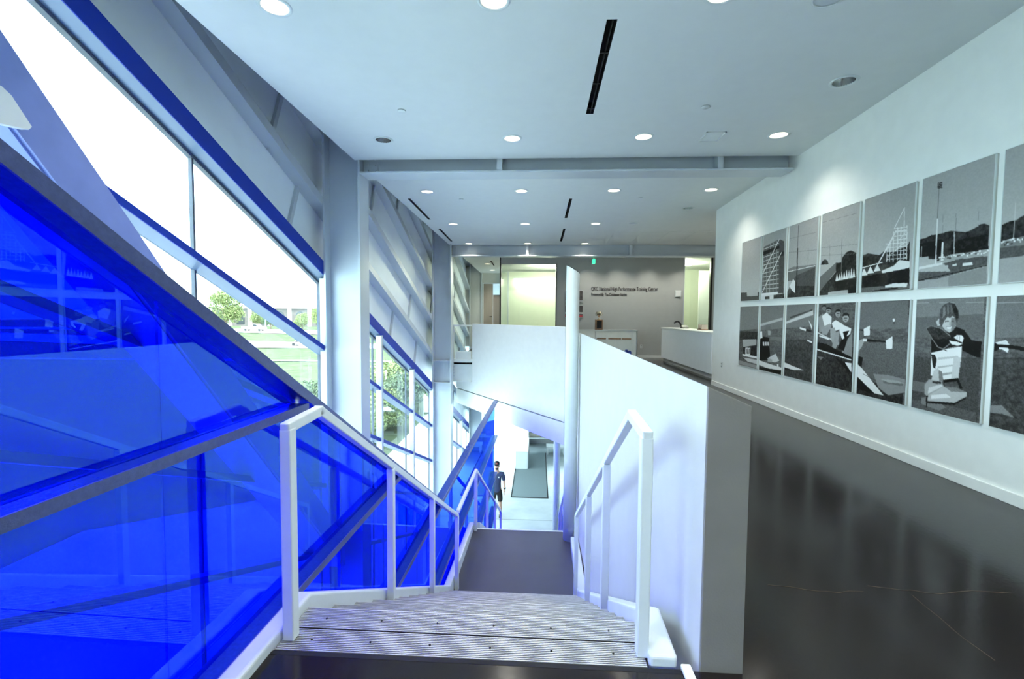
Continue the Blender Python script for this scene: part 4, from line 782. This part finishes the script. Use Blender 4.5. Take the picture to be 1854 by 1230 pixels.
for r, (ZA, ZB) in enumerate([(1.79, 2.88), (.593, 1.69)]):
    for k in range(7):
        u0 = k*PITCH; KX = 1.0058; yf = (9.075 - u0/1000)*KX; yn = yf - PW/1000*KX; za, zb = 1.5+(ZA-1.5)*KX, 1.5+(ZB-1.5)*KX
        e = thing('framed_photograph', (3.84, (yf+yn)/2, za), LAB[(r, k)], 'photograph', 'framed black and white photographs on the right wall')
        newobj('backing_box', B(3.826,3.8475,yn+.003,yf-.003,za+.003,zb-.003), M_cream_edge, e)
        fr = MB().box(3.818,3.830,yn,yn+.006,za,zb).box(3.818,3.830,yf-.004,yf,za,zb).box(3.818,3.830,yn,yf,za,za+.005).box(3.818,3.830,yn,yf,zb-.004,zb)
        newobj('frame_edge', fr, M_rail, e)
        j0, j1 = int(round(u0/RES)), int(round((u0+PW)/RES)); i0, i1 = int(round((ZA*1000-V0)/RES)), int(round((ZB*1000-V0)/RES))
        nx, ny = j1-j0+1, i1-i0+1
        Y = np.linspace(yf-.004, yn+.004, nx); Zz = np.linspace(za+.004, zb-.004, ny)
        gy, gz = np.meshgrid(Y, Zz)
        co = np.stack([np.full(gy.size, 3.822-3.84), gy.ravel()-(yf+yn)/2, gz.ravel()-za], 1)
        idx = np.arange(nx*ny).reshape(ny, nx)
        q = np.stack([idx[:-1, :-1], idx[1:, :-1], idx[1:, 1:], idx[:-1, 1:]], -1).reshape(-1, 4)[:, ::-1]
        me = bpy.data.meshes.new('print'); me.vertices.add(len(co)); me.vertices.foreach_set('co', co.ravel())
        me.loops.add(q.size); me.loops.foreach_set('vertex_index', q.ravel()); me.polygons.add(len(q)); me.polygons.foreach_set('loop_start', np.arange(0, q.size, 4))
        me.update(calc_edges=True); me.validate()
        at = me.color_attributes.new('print', 'FLOAT_COLOR', 'POINT')
        L_ = LIN[i0:i1+1, j0:j1+1].ravel(); col = np.stack([L_, L_, L_, np.ones_like(L_)], 1)
        at.data.foreach_set('color', col.ravel())
        me.materials.append(M_print)
        ob = bpy.data.objects.new('print', me); C.objects.link(ob); ob.parent = e

# ================================================================== BACK WALL THINGS
def text_mesh(name, txt, x, y, z, size, material, parent, width=None):
    cu = bpy.data.curves.new(name, 'FONT'); cu.body = txt; cu.size = size; cu.extrude = .006
    to = bpy.data.objects.new(name, cu); C.objects.link(to)
    dg = bpy.context.evaluated_depsgraph_get(); me = bpy.data.meshes.new_from_object(to.evaluated_get(dg)); bpy.data.objects.remove(to)
    n = len(me.vertices); co = np.zeros(n*3); me.vertices.foreach_get('co', co); co = co.reshape(-1, 3)
    if width: co[:, 0] *= width/(co[:, 0].max()-co[:, 0].min())
    o0 = parent['_o']
    w = np.stack([co[:, 0]+x-o0[0], np.full(n, y)-co[:, 2]-o0[1], co[:, 1]+z-o0[2]], 1)
    me.vertices.foreach_set('co', w.ravel()); me.materials.clear(); me.materials.append(material); me.update()
    ob = bpy.data.objects.new(name, me); C.objects.link(ob); ob.parent = parent
    return ob
e = thing('wall_lettering', (3.08, YB, 2.2), 'dark raised lettering naming the training center on the grey back wall', 'lettering')
text_mesh('headline', 'OKC National High Performance Training Center', 1.90, YB-.008, 2.40, .20, M_letter, e, 2.36)
text_mesh('subline', 'Presented By The Chickasaw Nation', 1.90, YB-.008, 2.22, .14, M_letter, e, 1.27)
e = thing('wall_plate', (4.975, YB, 2.19), 'square white control plate on the grey back wall', 'wall plate')
newobj('plate', B(4.87,5.08,YB-.03,YB,2.19,2.42), M_rail, e, bevel=.006)
newobj('cover', B(4.89,5.06,YB-.035,YB-.03,2.21,2.40), M_white, e, bevel=.004)
e = thing('exit_sign', (1.80, 15.6, 3.2), 'small green exit sign hanging under the far beam', 'sign')
newobj('sign_panel', B(1.765,1.84,15.45,15.75,3.20,3.34), M_green, e)
newobj('hanger', MB().cyl((1.80,15.6,3.34),(1.80,15.6,3.64),.012,n=8), M_rail, e)
def outlet(x, y, z, axis, label):
    e = thing('power_outlet', (x, y, z), label, 'outlet', 'wall outlets')
    if axis == 'x':
        newobj('plate', B(x-.008,x,y-.04,y+.04,z-.065,z+.065), M_rail, e, bevel=.003)
        for dz in (-.025,.025): newobj('socket', B(x-.010,x-.007,y-.014,y+.014,z+dz-.012,z+dz+.012), M_dark, e)
    else:
        newobj('plate', B(x-.04,x+.04,y-.008,y,z-.065,z+.065), M_rail, e, bevel=.003)
        for dz in (-.025,.025): newobj('socket', B(x-.014,x+.014,y-.010,y-.007,z+dz-.012,z+dz+.012), M_dark, e)
outlet(3.848, 10.0, .49, 'x', 'white power outlet low on the picture wall near its end')
outlet(3.51, YB, .40, 'y', 'white power outlet on the back wall beside the trophy case')
outlet(3.72, YB, .41, 'y', 'white power outlet on the back wall nearer the counter')
for i, (x0, x1, z0, z1) in enumerate([(1.30,1.61,1.98,2.40),(1.30,1.62,1.43,1.87),(.97,1.25,1.98,2.40),(.97,1.25,1.43,1.87)]):
    e = thing('small_photograph', ((x0+x1)/2, YB, z0), ['small dark framed photo right of the round column, upper', 'small framed photo with a red band right of the round column, lower',
              'small dark framed photo left of the round column, upper', 'small framed photo with a red band left of the round column, lower'][i], 'photograph', 'small colour photographs on the back wall')
    newobj('frame', B(x0,x1,YB-.03,YB,z0,z1), M_rail, e)
    newobj('print', B(x0+.01,x1-.01,YB-.034,YB-.03,z0+.01,z1-.01), mat('photo_dark', (.09,.08,.08), .3, var=.6, scale=9), e)
    if i in (1, 3):
        newobj('print_band', B(x0+.01,x1-.01,YB-.036,YB-.034,z0+.01,z0+.10), mat('photo_red', (.45,.05,.06), .3, var=.5, scale=14), e)
        newobj('print_band', B(x0+.01,x1-.01,YB-.036,YB-.034,z0+.13,z0+.19), mat('photo_pale', (.6,.58,.56), .3, var=.3, scale=14), e)
    else:
        newobj('print_band', B(x0+.01,x1-.01,YB-.036,YB-.034,z0+.01,z0+.07), mat('photo_grey', (.35,.37,.4), .3, var=.3, scale=14), e)
# trophy case
e = thing('trophy_case', (2.4, 16.65, 0), 'low white display case with glass front under the lettering', 'display case')
newobj('top', B(1.0,3.42,16.3,17.05,.985,1.01), M_glass, e)
newobj('top_frame', MB().box(1.0,3.42,16.29,16.33,.965,1.012).box(1.0,3.42,17.02,17.06,.965,1.012).box(3.38,3.42,16.33,17.02,.965,1.012), M_rail, e)
newobj('back', B(1.0,3.42,17.03,17.06,0,.97), M_white, e)
newobj('base', B(1.0,3.42,16.3,17.05,0,.08), M_rail, e)
for x in (1.0,1.97,3.37): newobj('upright', B(x,x+.045,16.3,16.345,.08,.97), M_rail, e)
newobj('side', B(3.40,3.42,16.3,17.05,.08,.97), M_white, e)
for x0, x1 in ((1.05,1.96),(2.02,2.68),(2.70,3.36)): newobj('pane', B(x0,x1,16.315,16.323,.09,.96), M_glass, e)
newobj('shelf', B(1.02,3.38,16.6,17.03,.64,.66), M_glass, e)
for i, (x0, x1) in enumerate([(1.2,1.92),(2.1,2.42),(2.5,2.95),(2.98,3.30)]):
    tag(newobj('wooden_oar_piece', MB().bar((x0,16.8,.69),(x1,16.8,.69),.05,.045), M_wood, bevel=.01), 'brown wooden oar piece on the case shelf, number %s from the column side' % ('one','two','three','four')[i], 'oar', 'oar pieces in the display case')
e = thing('blue_ribbon_rosette', (3.05,16.7,.08), 'crumpled blue ribbon in the bottom of the display case', 'ribbon')
for k in range(5):
    newobj('fold', MB().lathe(2.86+k*.09, 16.62+(k%2)*.1, [(.0005,.09),(.07,.11),(.05,.20),(.075,.27-.02*k),(.04,.31-.03*(k%3))], 10), mat('blue_cloth', (.03,.08,.5), .6, var=.3), e)
# trophy
e = thing('trophy', (2.135, 16.62, 1.0125), 'gold trophy cup on a wooden plaque base atop the display case', 'trophy')
newobj('plinth', B(2.01,2.26,16.5,16.74,1.0125,1.36), M_wood, e, bevel=.008)
newobj('plaque', B(2.05,2.22,16.49,16.5,1.06,1.32), M_black, e)
cu = newobj('cup', MB().lathe(2.135,16.62,[(.0005,1.36),(.06,1.36),(.055,1.375),(.018,1.40),(.016,1.45),(.03,1.47),(.075,1.52),(.09,1.58),(.095,1.64),(.088,1.64),(.07,1.53),(.0005,1.49)],24), M_gold, e)
for s_ in (-1, 1):
    hm = MB(); pts = [(2.135+s_*(.07+.05*math.sin(t)), 16.62, 1.50+.055*(1-math.cos(t))) for t in [k*math.pi/8 for k in range(9)]]
    for a, b in zip(pts[:-1], pts[1:]): hm.cyl(a, b, .007, n=8)
    newobj('handle', hm, M_gold, cu)
# reception counter
e = thing('reception_counter', (4.6, 13.7, 0), 'long pale reception counter past the end of the picture wall', 'counter')
newobj('body', B(4.15,4.75,11.45,16.0,.12,1.08), M_counter, e, bevel=.004)
newobj('kick', B(4.21,4.72,11.5,15.95,0,.12), M_gray, e)
newobj('worktop', B(4.13,4.80,11.43,16.03,1.08,1.125), M_top, e, bevel=.004)
e = thing('desk_phone', (4.55, 14.9, 1.125), 'black desk phone with raised handset on the counter', 'phone')
newobj('base', MB().slab([(14.75,1.127),(15.0,1.127),(15.0,1.23),(14.75,1.15)],4.46,4.66), M_black, e, bevel=.006)
hp = [(4.44,14.85,1.20),(4.40,14.85,1.30),(4.34,14.85,1.34),(4.27,14.85,1.33),(4.23,14.85,1.28)]
hm = MB()
for a, b in zip(hp[:-1], hp[1:]): hm.cyl(a, b, .025, n=10)
newobj('handset', hm, M_black, e)
e = thing('card_holder', (4.62, 13.4, 1.125), 'small brown card holder at the near end of the counter', 'holder')
newobj('tray', B(4.52,4.70,13.25,13.6,1.127,1.15), M_wood, e)
for k in range(5): newobj('divider', B(4.53,4.69,13.27+k*.07,13.28+k*.07,1.15,1.27), M_cardboard, e)
# ceiling lights behind the glass; glowing band added for a bright window's reflection
e = thing('glow_band', (.5, 20.9, 3.05), 'long glowing band added high in the glazed room', 'glowing band')
newobj('band_cover', B(-1.1,2.6,20.85,21.35,3.12,3.18), M_rail, e)
for x0, x1 in ((-1.05,.05),(.12,1.3),(1.37,2.55)): newobj('diffuser', B(x0,x1,20.9,21.3,2.78,3.12), mat('band_glow', (1,1,.95), .5, emit=(1,.98,.85), estr=1.6), e)
for i, (x, y, w_) in enumerate([(.4,19.2,60),(5.75,18.6,35)]):
    e = thing('ceiling_disc_light', (x, y, 3.5), ['round ceiling light inside the glazed room', 'round ceiling light seen through the opening behind the counter'][i], 'ceiling light')
    newobj('diffuser', MB().lathe(x, y, [(.0005,3.46),(.13,3.465),(.15,3.50)], 24), M_lamp, e)
    pl = bpy.data.lights.new('room_lamp', 'POINT'); pl.energy = w_; pl.color = (1, 1, .82); pl.shadow_soft_size = .15
    po = bpy.data.objects.new('room_lamp', pl); C.objects.link(po); po.parent = e; po.location = (0, 0, -.12)

# ================================================================== GROUND FLOOR THINGS
e = thing('floor_mat', (-.2, 18.8, -5), 'large grey-green mat on the ground floor', 'mat')
newobj('weave', B(-.86,.40,16.45,21.9,-4.999,-4.985), M_mat, e)
newobj('border', MB().box(-.90,.44,16.41,16.45,-4.999,-4.983).box(-.90,-.86,16.45,21.9,-4.999,-4.983).box(.40,.44,16.45,21.9,-4.999,-4.983), M_dark, e)
e = thing('white_desk', (-.62, 20.5, -4.985), 'white block-shaped desk standing on the mat', 'desk')
newobj('body', B(-.88,-.36,19.5,21.8,-4.985,-4.27), M_white, e, bevel=.004)
newobj('top', B(-.89,-.35,19.48,21.8,-4.27,-4.24), M_top, e, bevel=.004)
newobj('recess', B(-.355,-.34,19.6,21.7,-4.95,-4.35), M_gray, e)
e = thing('low_shelf', (.6, 23.0, -5), 'low grey shelf unit behind the white desk', 'shelf')
newobj('back_panel', B(-.4,1.6,23.6,23.65,-5,-3.6), M_gray, e)
newobj('shelf_board', B(-.4,1.6,23.0,23.6,-4.62,-4.57), M_white, e)
newobj('shelf_end', B(-.42,-.38,23.0,23.6,-5,-4.0), M_white, e)
tag(newobj('carpet_roll', MB().cyl((-.36,23.2,-4.455),(.44,23.2,-4.455),.11,n=20), M_cardboard), 'tan rolled carpet lying on the low shelf', 'carpet roll')
e = thing('low_bench', (.9, 21.9, -5), 'low white bench right of the mat', 'bench')
newobj('seat', B(.46,1.35,21.6,22.2,-4.72,-4.62), M_white, e, bevel=.004)
for x in (.5,1.25): newobj('leg', B(x,x+.06,21.65,22.15,-5,-4.72), M_white, e)

# ================================================================== PERSON
def skinmesh(name, chains, material, parent, sub=2, mirror=False):
    """chains: list of [(x,y,z,rx,ry)...] polylines; first vertex of the first chain is the root; later chains start with an index"""
    V, E_, Rr = [], [], []
    for ch in chains:
        start = None
        if isinstance(ch[0], int): start = ch[0]; ch = ch[1:]
        prev = start
        for (x, y, z, a, b) in ch:
            V.append((x, y, z)); Rr.append((a, b)); i = len(V)-1
            if prev is not None: E_.append((prev, i))
            prev = i
    me = bpy.data.meshes.new(name); me.from_pydata(V, E_, []); me.materials.append(material)
    ob = bpy.data.objects.new(name, me); C.objects.link(ob); ob.parent = parent
    md = ob.modifiers.new('skin', 'SKIN'); md.use_smooth_shade = True
    for i, r in enumerate(Rr): me.skin_vertices[0].data[i].radius = r
    me.skin_vertices[0].data[0].use_root = True
    sm = ob.modifiers.new('sub', 'SUBSURF'); sm.levels = sub; sm.render_levels = sub
    dg = bpy.context.evaluated_depsgraph_get(); m2 = bpy.data.meshes.new_from_object(ob.evaluated_get(dg))
    ob.modifiers.clear(); ob.data = m2; bpy.data.meshes.remove(me)
    m2.polygons.foreach_set('use_smooth', np.ones(len(m2.polygons), bool))
    return ob
M_skin = mat('skin', (.55,.33,.24), .55, var=.05)
M_navycloth = mat('navy_polo', (.03,.045,.11), .8, var=.15, bump=.2, bscale=60)
M_short = mat('black_shorts', (.012,.012,.014), .85, var=.2)
pe = thing('person', (-1.262, 14.8, -5), 'person in navy polo, black shorts and dark cap standing by the blue glass', 'person')
# local coordinates, facing the camera (-y)
body = [[(0,0,.93,.115,.09),(0,.0,1.08,.12,.085),(0,.01,1.25,.135,.09),(0,.015,1.40,.13,.08),(0,.015,1.46,.065,.055),(0,0,1.53,.05,.05),(0,-.005,1.60,.068,.08),(0,-.005,1.68,.072,.09),(0,0,1.745,.045,.06)]]
def limb(s): return [[0,(s*.09,0,.86,.085,.085),(s*.105,-.01,.50,.058,.06),(s*.11,.015,.30,.05,.058),(s*.11,.02,.09,.034,.038),(s*.115,-.05,.035,.036,.03),(s*.12,-.15,.025,.036,.022)],
                     [3,(s*.175,.015,1.41,.055,.055),(s*.235,.02,1.16,.042,.042),(s*.25,-.02,.98,.034,.034),(s*.255,-.05,.90,.022,.028),(s*.255,-.065,.82,.018,.038)]]
chains = body + limb(1) + limb(-1)
bo = skinmesh('body', chains, M_skin, pe)
# fingers
for s in (1, -1):
    for k in range(4):
        y0 = -.095+.02*k
        L = (.062,.074,.07,.055)[k]
        skinmesh('finger', [[(s*.255,y0,.80,.0085,.0085),(s*.252,y0-.004,.80-L*.5,.008,.008),(s*.243,y0-.006,.80-L,.007,.007)]], M_skin, bo, 1)
    skinmesh('thumb', [[(s*.245,-.10,.865,.011,.011),(s*.235,-.125,.83,.0095,.0095),(s*.232,-.13,.80,.008,.008)]], M_skin, bo, 1)
skinmesh('polo_shirt', [[(0,0,.76,.15,.125),(0,0,.92,.148,.12),(0,0,1.08,.138,.103),(0,.01,1.25,.152,.108),(0,.015,1.40,.145,.095),(0,.015,1.455,.075,.066)],
                        [4,(.185,.015,1.41,.07,.07),(.228,.02,1.16,.066,.066)], [4,(-.185,.015,1.41,.07,.07),(-.228,.02,1.16,.066,.066)]], M_navycloth, pe)
skinmesh('shorts', [[(0,0,1.0,.125,.10),(0,0,.86,.125,.105)], [1,(.095,0,.80,.10,.10),(.11,-.005,.47,.092,.092)], [1,(-.095,0,.80,.10,.10),(-.11,-.005,.54,.088,.088)]], M_short, pe)
for s in (1, -1): skinmesh('shoe', [[(s*.11,.045,.045,.048,.045),(s*.115,-.06,.04,.046,.036),(s*.12,-.17,.032,.045,.028)]], M_black, pe)
o0 = pe['_o']; hx, hy, hz = o0
cp = newobj('cap', MB().lathe(hx, hy-.005, [(.089,hz+1.70),(.09,hz+1.74),(.08,hz+1.785),(.05,hz+1.815),(.0005,hz+1.825)], 20), M_black, pe)
newobj('cap_brim', MB().lathe(hx, hy-.085, [(.0005,hz+1.715),(.06,hz+1.712),(.07,hz+1.70)], 16), M_short, cp)
newobj('cap_badge', MB().box(hx-.02,hx+.02,hy-.102,hy-.088,hz+1.74,hz+1.775), mat('cap_badge_red', (.5,.08,.05), .6), cp)
newobj('beard', MB().lathe(hx, hy-.045, [(.0005,hz+1.535),(.045,hz+1.55),(.056,hz+1.59),(.052,hz+1.61)], 14), mat('dark_hair', (.03,.02,.018), .8), pe)
for s in (1, -1):
    newobj('eye', MB().lathe(hx+s*.03, hy-.083, [(.0005,hz+1.658),(.010,hz+1.664),(.0005,hz+1.670)], 8), M_black, pe)
    newobj('ear', MB().lathe(hx+s*.073, hy+.005, [(.0005,hz+1.61),(.014,hz+1.63),(.012,hz+1.665),(.0005,hz+1.675)], 8), M_skin, pe)
skinmesh('nose', [[(0,-.085,1.655,.008,.008),(0,-.10,1.625,.013,.012)]], M_skin, pe, 1)
newobj('mouth', MB().box(hx-.022,hx+.022,hy-.092,hy-.085,hz+1.585,hz+1.593), mat('lip', (.4,.15,.13), .5), pe)
newobj('shirt_logo', MB().box(hx+.05,hx+.085,hy-.102,hy-.094,hz+1.30,hz+1.335), M_white, pe)
newobj('wristwatch', MB().cyl((hx+.2515,hy-.03,hz+.935),(hx+.2525,hy-.042,hz+.96),.04,n=14), M_black, pe)
# ================================================================== OUTSIDE
def gz(x, y):
    d = math.hypot(x, y)
    return -5.1 + 1.9*min(1, max(0, (d-105)/40))
gm = MB()
NX = 26
gx = [-300,-240,-190,-150,-120,-100,-85,-70,-58,-48,-40,-33,-27,-22,-17,-13,-9.5,-6.5,-3.95]
gyv = [-120,-80,-50,-30,-15,0,10,20,28,36,45,55,66,78,90,105,120,135,150,170,200,260,320]
for x in gx:
    for y in gyv: gm.v.append((x, y, gz(x, y)))
n = len(gyv)
for i in range(len(gx)-1):
    for j in range(n-1): gm.f.append((i*n+j, (i+1)*n+j, (i+1)*n+j+1, i*n+j+1))
tag(newobj('ground', gm, M_grass), kind='structure')
def strip(name, pts, w, material, lift):
    m = MB(); V = []
    for k, p in enumerate(pts):
        a = Vector(pts[max(0, k-1)]); b = Vector(pts[min(len(pts)-1, k+1)]); t = (b-a).normalized(); r = Vector((t.y, -t.x))
        for s in (-1, 1):
            q = Vector(p)+r*s*w/2; V.append((q.x, q.y, gz(q.x, q.y)+lift))
    m.add(V, [(2*k, 2*k+1, 2*k+3, 2*k+2) for k in range(len(pts)-1)])
    return tag(newobj(name, m, material), kind='structure')
strip('road', [(-170,80),(-110,86),(-70,90),(-48,92),(-30,93),(-5,94)], 13, M_road, .12)
strip('road', [(-190,118),(-140,120),(-100,121),(-75,122),(-40,123),(0,124)], 14, M_road, .15)
strip('path', [(-80,60),(-50,62),(-30,63),(-15,63.5),(-4,64)], 1.4, M_road, .1)
m = MB(); m.add([(-3.95,-30,-5.06),(-15,-30,-5.06),(-13.5,13,-5.06),(-7,17.5,-5.06),(-6.9,21,-5.06),(-7.2,31,-5.06),(-11,46,-5.06),(-3.95,46,-5.06)], [(7,6,5,4,3,2,1,0)])  # near paving widened to brighten the view through the blue glass
tag(newobj('paved_apron', m, M_road), kind='structure')

def leaf_cloud(mb, c, rx, ry, rz_, n, s, rnd):
    for _ in range(n):
        while True:
            p = Vector((rnd.uniform(-1,1), rnd.uniform(-1,1), rnd.uniform(-1,1)))
            if .45 < p.length < 1: break
        q = Vector((c[0]+p.x*rx, c[1]+p.y*ry, c[2]+p.z*rz_))
        a = Vector((rnd.gauss(0,1), rnd.gauss(0,1), rnd.gauss(0,1))).normalized(); b = a.cross(Vector((rnd.gauss(0,1), rnd.gauss(0,1), rnd.gauss(0,1)))).normalized()
        k = s*rnd.uniform(.6,1.4)
        mb.add([tuple(q-a*k-b*k*.6), tuple(q+a*k-b*k*.6), tuple(q+a*k+b*k*.6), tuple(q-a*k+b*k*.6)], [(0,1,2,3)])
def tree(name, x, y, h, w, label, seed, leafm, n=4200, trunk=.3):
    rnd = random.Random(seed); z0 = gz(x, y)
    e = thing(name, (x, y, z0), label, 'tree' if 'tree' in name else 'shrub', 'trees beyond the lawn' if 'tree' in name else 'shrubs below the window')
    m = MB(); k = 6
    core = MB()
    for i in range(k):
        cz = z0 + h*(trunk + (1-trunk)*(.2+.62*rnd.random())); rr = w*.5*rnd.uniform(.42,.62)
        cx_, cy_ = x + rnd.uniform(-.28,.28)*w, y + rnd.uniform(-.28,.28)*w
        leaf_cloud(m, (cx_,cy_,cz), rr, rr, rr*.72, n//k, w*.015, rnd)
    leaf_cloud(m, (x,y,z0+h*(.5+trunk*.5)), w*.42, w*.42, h*(1-trunk)*.46, n//2, w*.016, rnd)
    newobj('crown', m, leafm, e)
    tm = MB(); tm.cyl((x,y,z0),(x,y,z0+h*(trunk+.25)), w*.035, w*.02, n=8)
    for i in range(3):
        a = rnd.uniform(0,6.28); tm.cyl((x,y,z0+h*trunk),(x+math.cos(a)*w*.25,y+math.sin(a)*w*.25,z0+h*(trunk+.35)), w*.018, w*.008, n=6)
    newobj('trunk', tm, M_bark, e)
TREES = [('broad_tree',-89.5,130,11.5,11,'tallest broad green tree, leftmost beyond the parking road',M_leaf),('broad_tree',-79.8,131,6.6,6,'mid-height green tree right of the tallest tree',M_leaf),
         ('round_tree',-75.5,129,5.4,5.2,'small rounded dark green tree before the pale building',M_leaf2),('round_tree',-99.5,124,6.0,6.5,'low green tree left of the tallest tree',M_leaf),
         ('dark_tree',-84,192,11.5,9.5,'dark tree standing behind the pale building roof',M_leaf2),('broad_tree',-60.0,128,8.2,7.0,'green tree at the right edge of the near window',M_leaf),
         ('broad_tree',-66.8,130,5.0,4.6,'low pale green tree left of the window edge tree',M_leaf),('broad_tree',-71.0,136,3.4,3.4,'lowest bushy green tree before the pale building',M_leaf),
         ('broad_tree',-120,132,10,12,'broad green tree hidden behind the blue glass',M_leaf)]
for i, (nm, x, y, h, w, lab, lm) in enumerate(TREES): tree(nm, x, y, h, w, lab, 100+i, lm, trunk=.18)
SH = [(-11.2,36,2.6,5.5,'tall leafy shrub farthest up the bank'),(-9.2,31.5,2.4,4.0,'leafy shrub in the middle of the bank'),(-8.9,26.5,1.9,3.6,'leafy shrub low on the bank by the paving'),(-14.2,29,2.2,4.6,'wide leafy shrub at the back of the bank'),
      (-9.2,23.0,1.5,3.2,'small leafy shrub nearest the building'),(-16.5,40,2.4,5.0,'pale leafy shrub beyond the bank'),(-11.6,45,3.6,6.0,'largest leafy shrub against the lawn')]
for i, (x, y, h, w, lab) in enumerate(SH): tree('leafy_shrub', x, y, h, w, lab, 200+i, M_leaf2 if i % 2 else M_leaf, 5200, .05)

def car(name, x, y, ang, kind, label):
    z0 = gz(x, y)+.16
    e = thing(name, (x, y, z0), label, 'car')
    L = 4.7 if kind == 'sedan' else 5.9
    side = ([(-.5,.30),(-.49,.62),(-.30,.78),(-.16,1.30),(.12,1.36),(.28,.92),(.46,.82),(.5,.60),(.5,.30)] if kind == 'sedan' else
            [(-.5,.45),(-.5,1.15),(-.04,1.18),(.0,1.85),(.20,1.85),(.29,1.25),(.47,1.15),(.5,.95),(.5,.45)])
    win = ([(-.27,.82),(-.15,1.24),(.11,1.29),(.22,.90)] if kind == 'sedan' else [(.02,1.25),(.03,1.75),(.18,1.75),(.25,1.27)])
    W = .88; ca, sa = math.cos(ang), math.sin(ang)
    def R_(p): return (x + p[0]*ca - p[1]*sa, y + p[0]*sa + p[1]*ca, z0 + p[2])
    def pr(poly, w0, w1): return MB().prism([R_((a*L, w0, b)) for a, b in poly], tuple(Vector(R_((0, w1, 0)))-Vector(R_((0, w0, 0)))))
    newobj('body', pr(side, -W, W), M_carw, e, bevel=.08)
    for s in (-1, 1): newobj('side_window', pr(win, s*(W-.02), s*(W+.015)), M_carg, e)
    for a in (-.31, .31):
        for s in (-1, 1): newobj('wheel', MB().cyl(R_((a*L, s*(W-.2), .34)), R_((a*L, s*(W+.02), .34)), .34, n=16), M_tyre, e)
car('sedan_car', -46.5, 90.5, .05, 'sedan', 'white sedan parked on the road nearest the lawn')
car('pickup_truck', -74.5, 119.5, .03, 'truck', 'white pickup truck on the far road before the trees')
# pale building with arched openings
e = thing('pale_building', (-95, 165, -3.2), 'long pale building with dark arched windows behind the trees', 'building')
newobj('wall', B(-135,-60,165,185,-3.3,3.2), M_brick, e)
newobj('cornice', B(-135.5,-59.5,164.5,185,3.2,3.8), M_road, e)
for k in range(10):
    x = -130 + k*7.4
    P = [(x-1.5,-2.6),(x+1.5,-2.6),(x+1.5,1.0)] + [(x+1.5*math.cos(t*math.pi/6),1.0+1.2*math.sin(t*math.pi/6)) for t in range(1,6)] + [(x-1.5,1.0)]
    newobj('arched_window', MB().prism([(a,164.9,b) for a, b in P], (0,.2,0)), M_carg, e)
    newobj('pilaster', B(x+2.9,x+4.3,164.6,165,-3.2,3.2), M_road, e)
for i, (x, y, h) in enumerate([(-70.5,118,14.0),(-58,140,11)]):
    e = thing('street_lamp', (x, y, gz(x,y)), ['tall thin street lamp beyond the far road', 'thin street lamp beside the window edge tree'][i], 'lamp post', 'street lamps outside')
    newobj('pole', MB().cyl((x,y,gz(x,y)),(x,y,gz(x,y)+h),.10,.06,n=8), M_steel, e)
    newobj('lamp_arm', MB().bar((x-1.0,y,gz(x,y)+h),(x+1.0,y,gz(x,y)+h),.12,.08), M_steel, e)
for ob in C.objects:
    if '_o' in ob: del ob['_o']
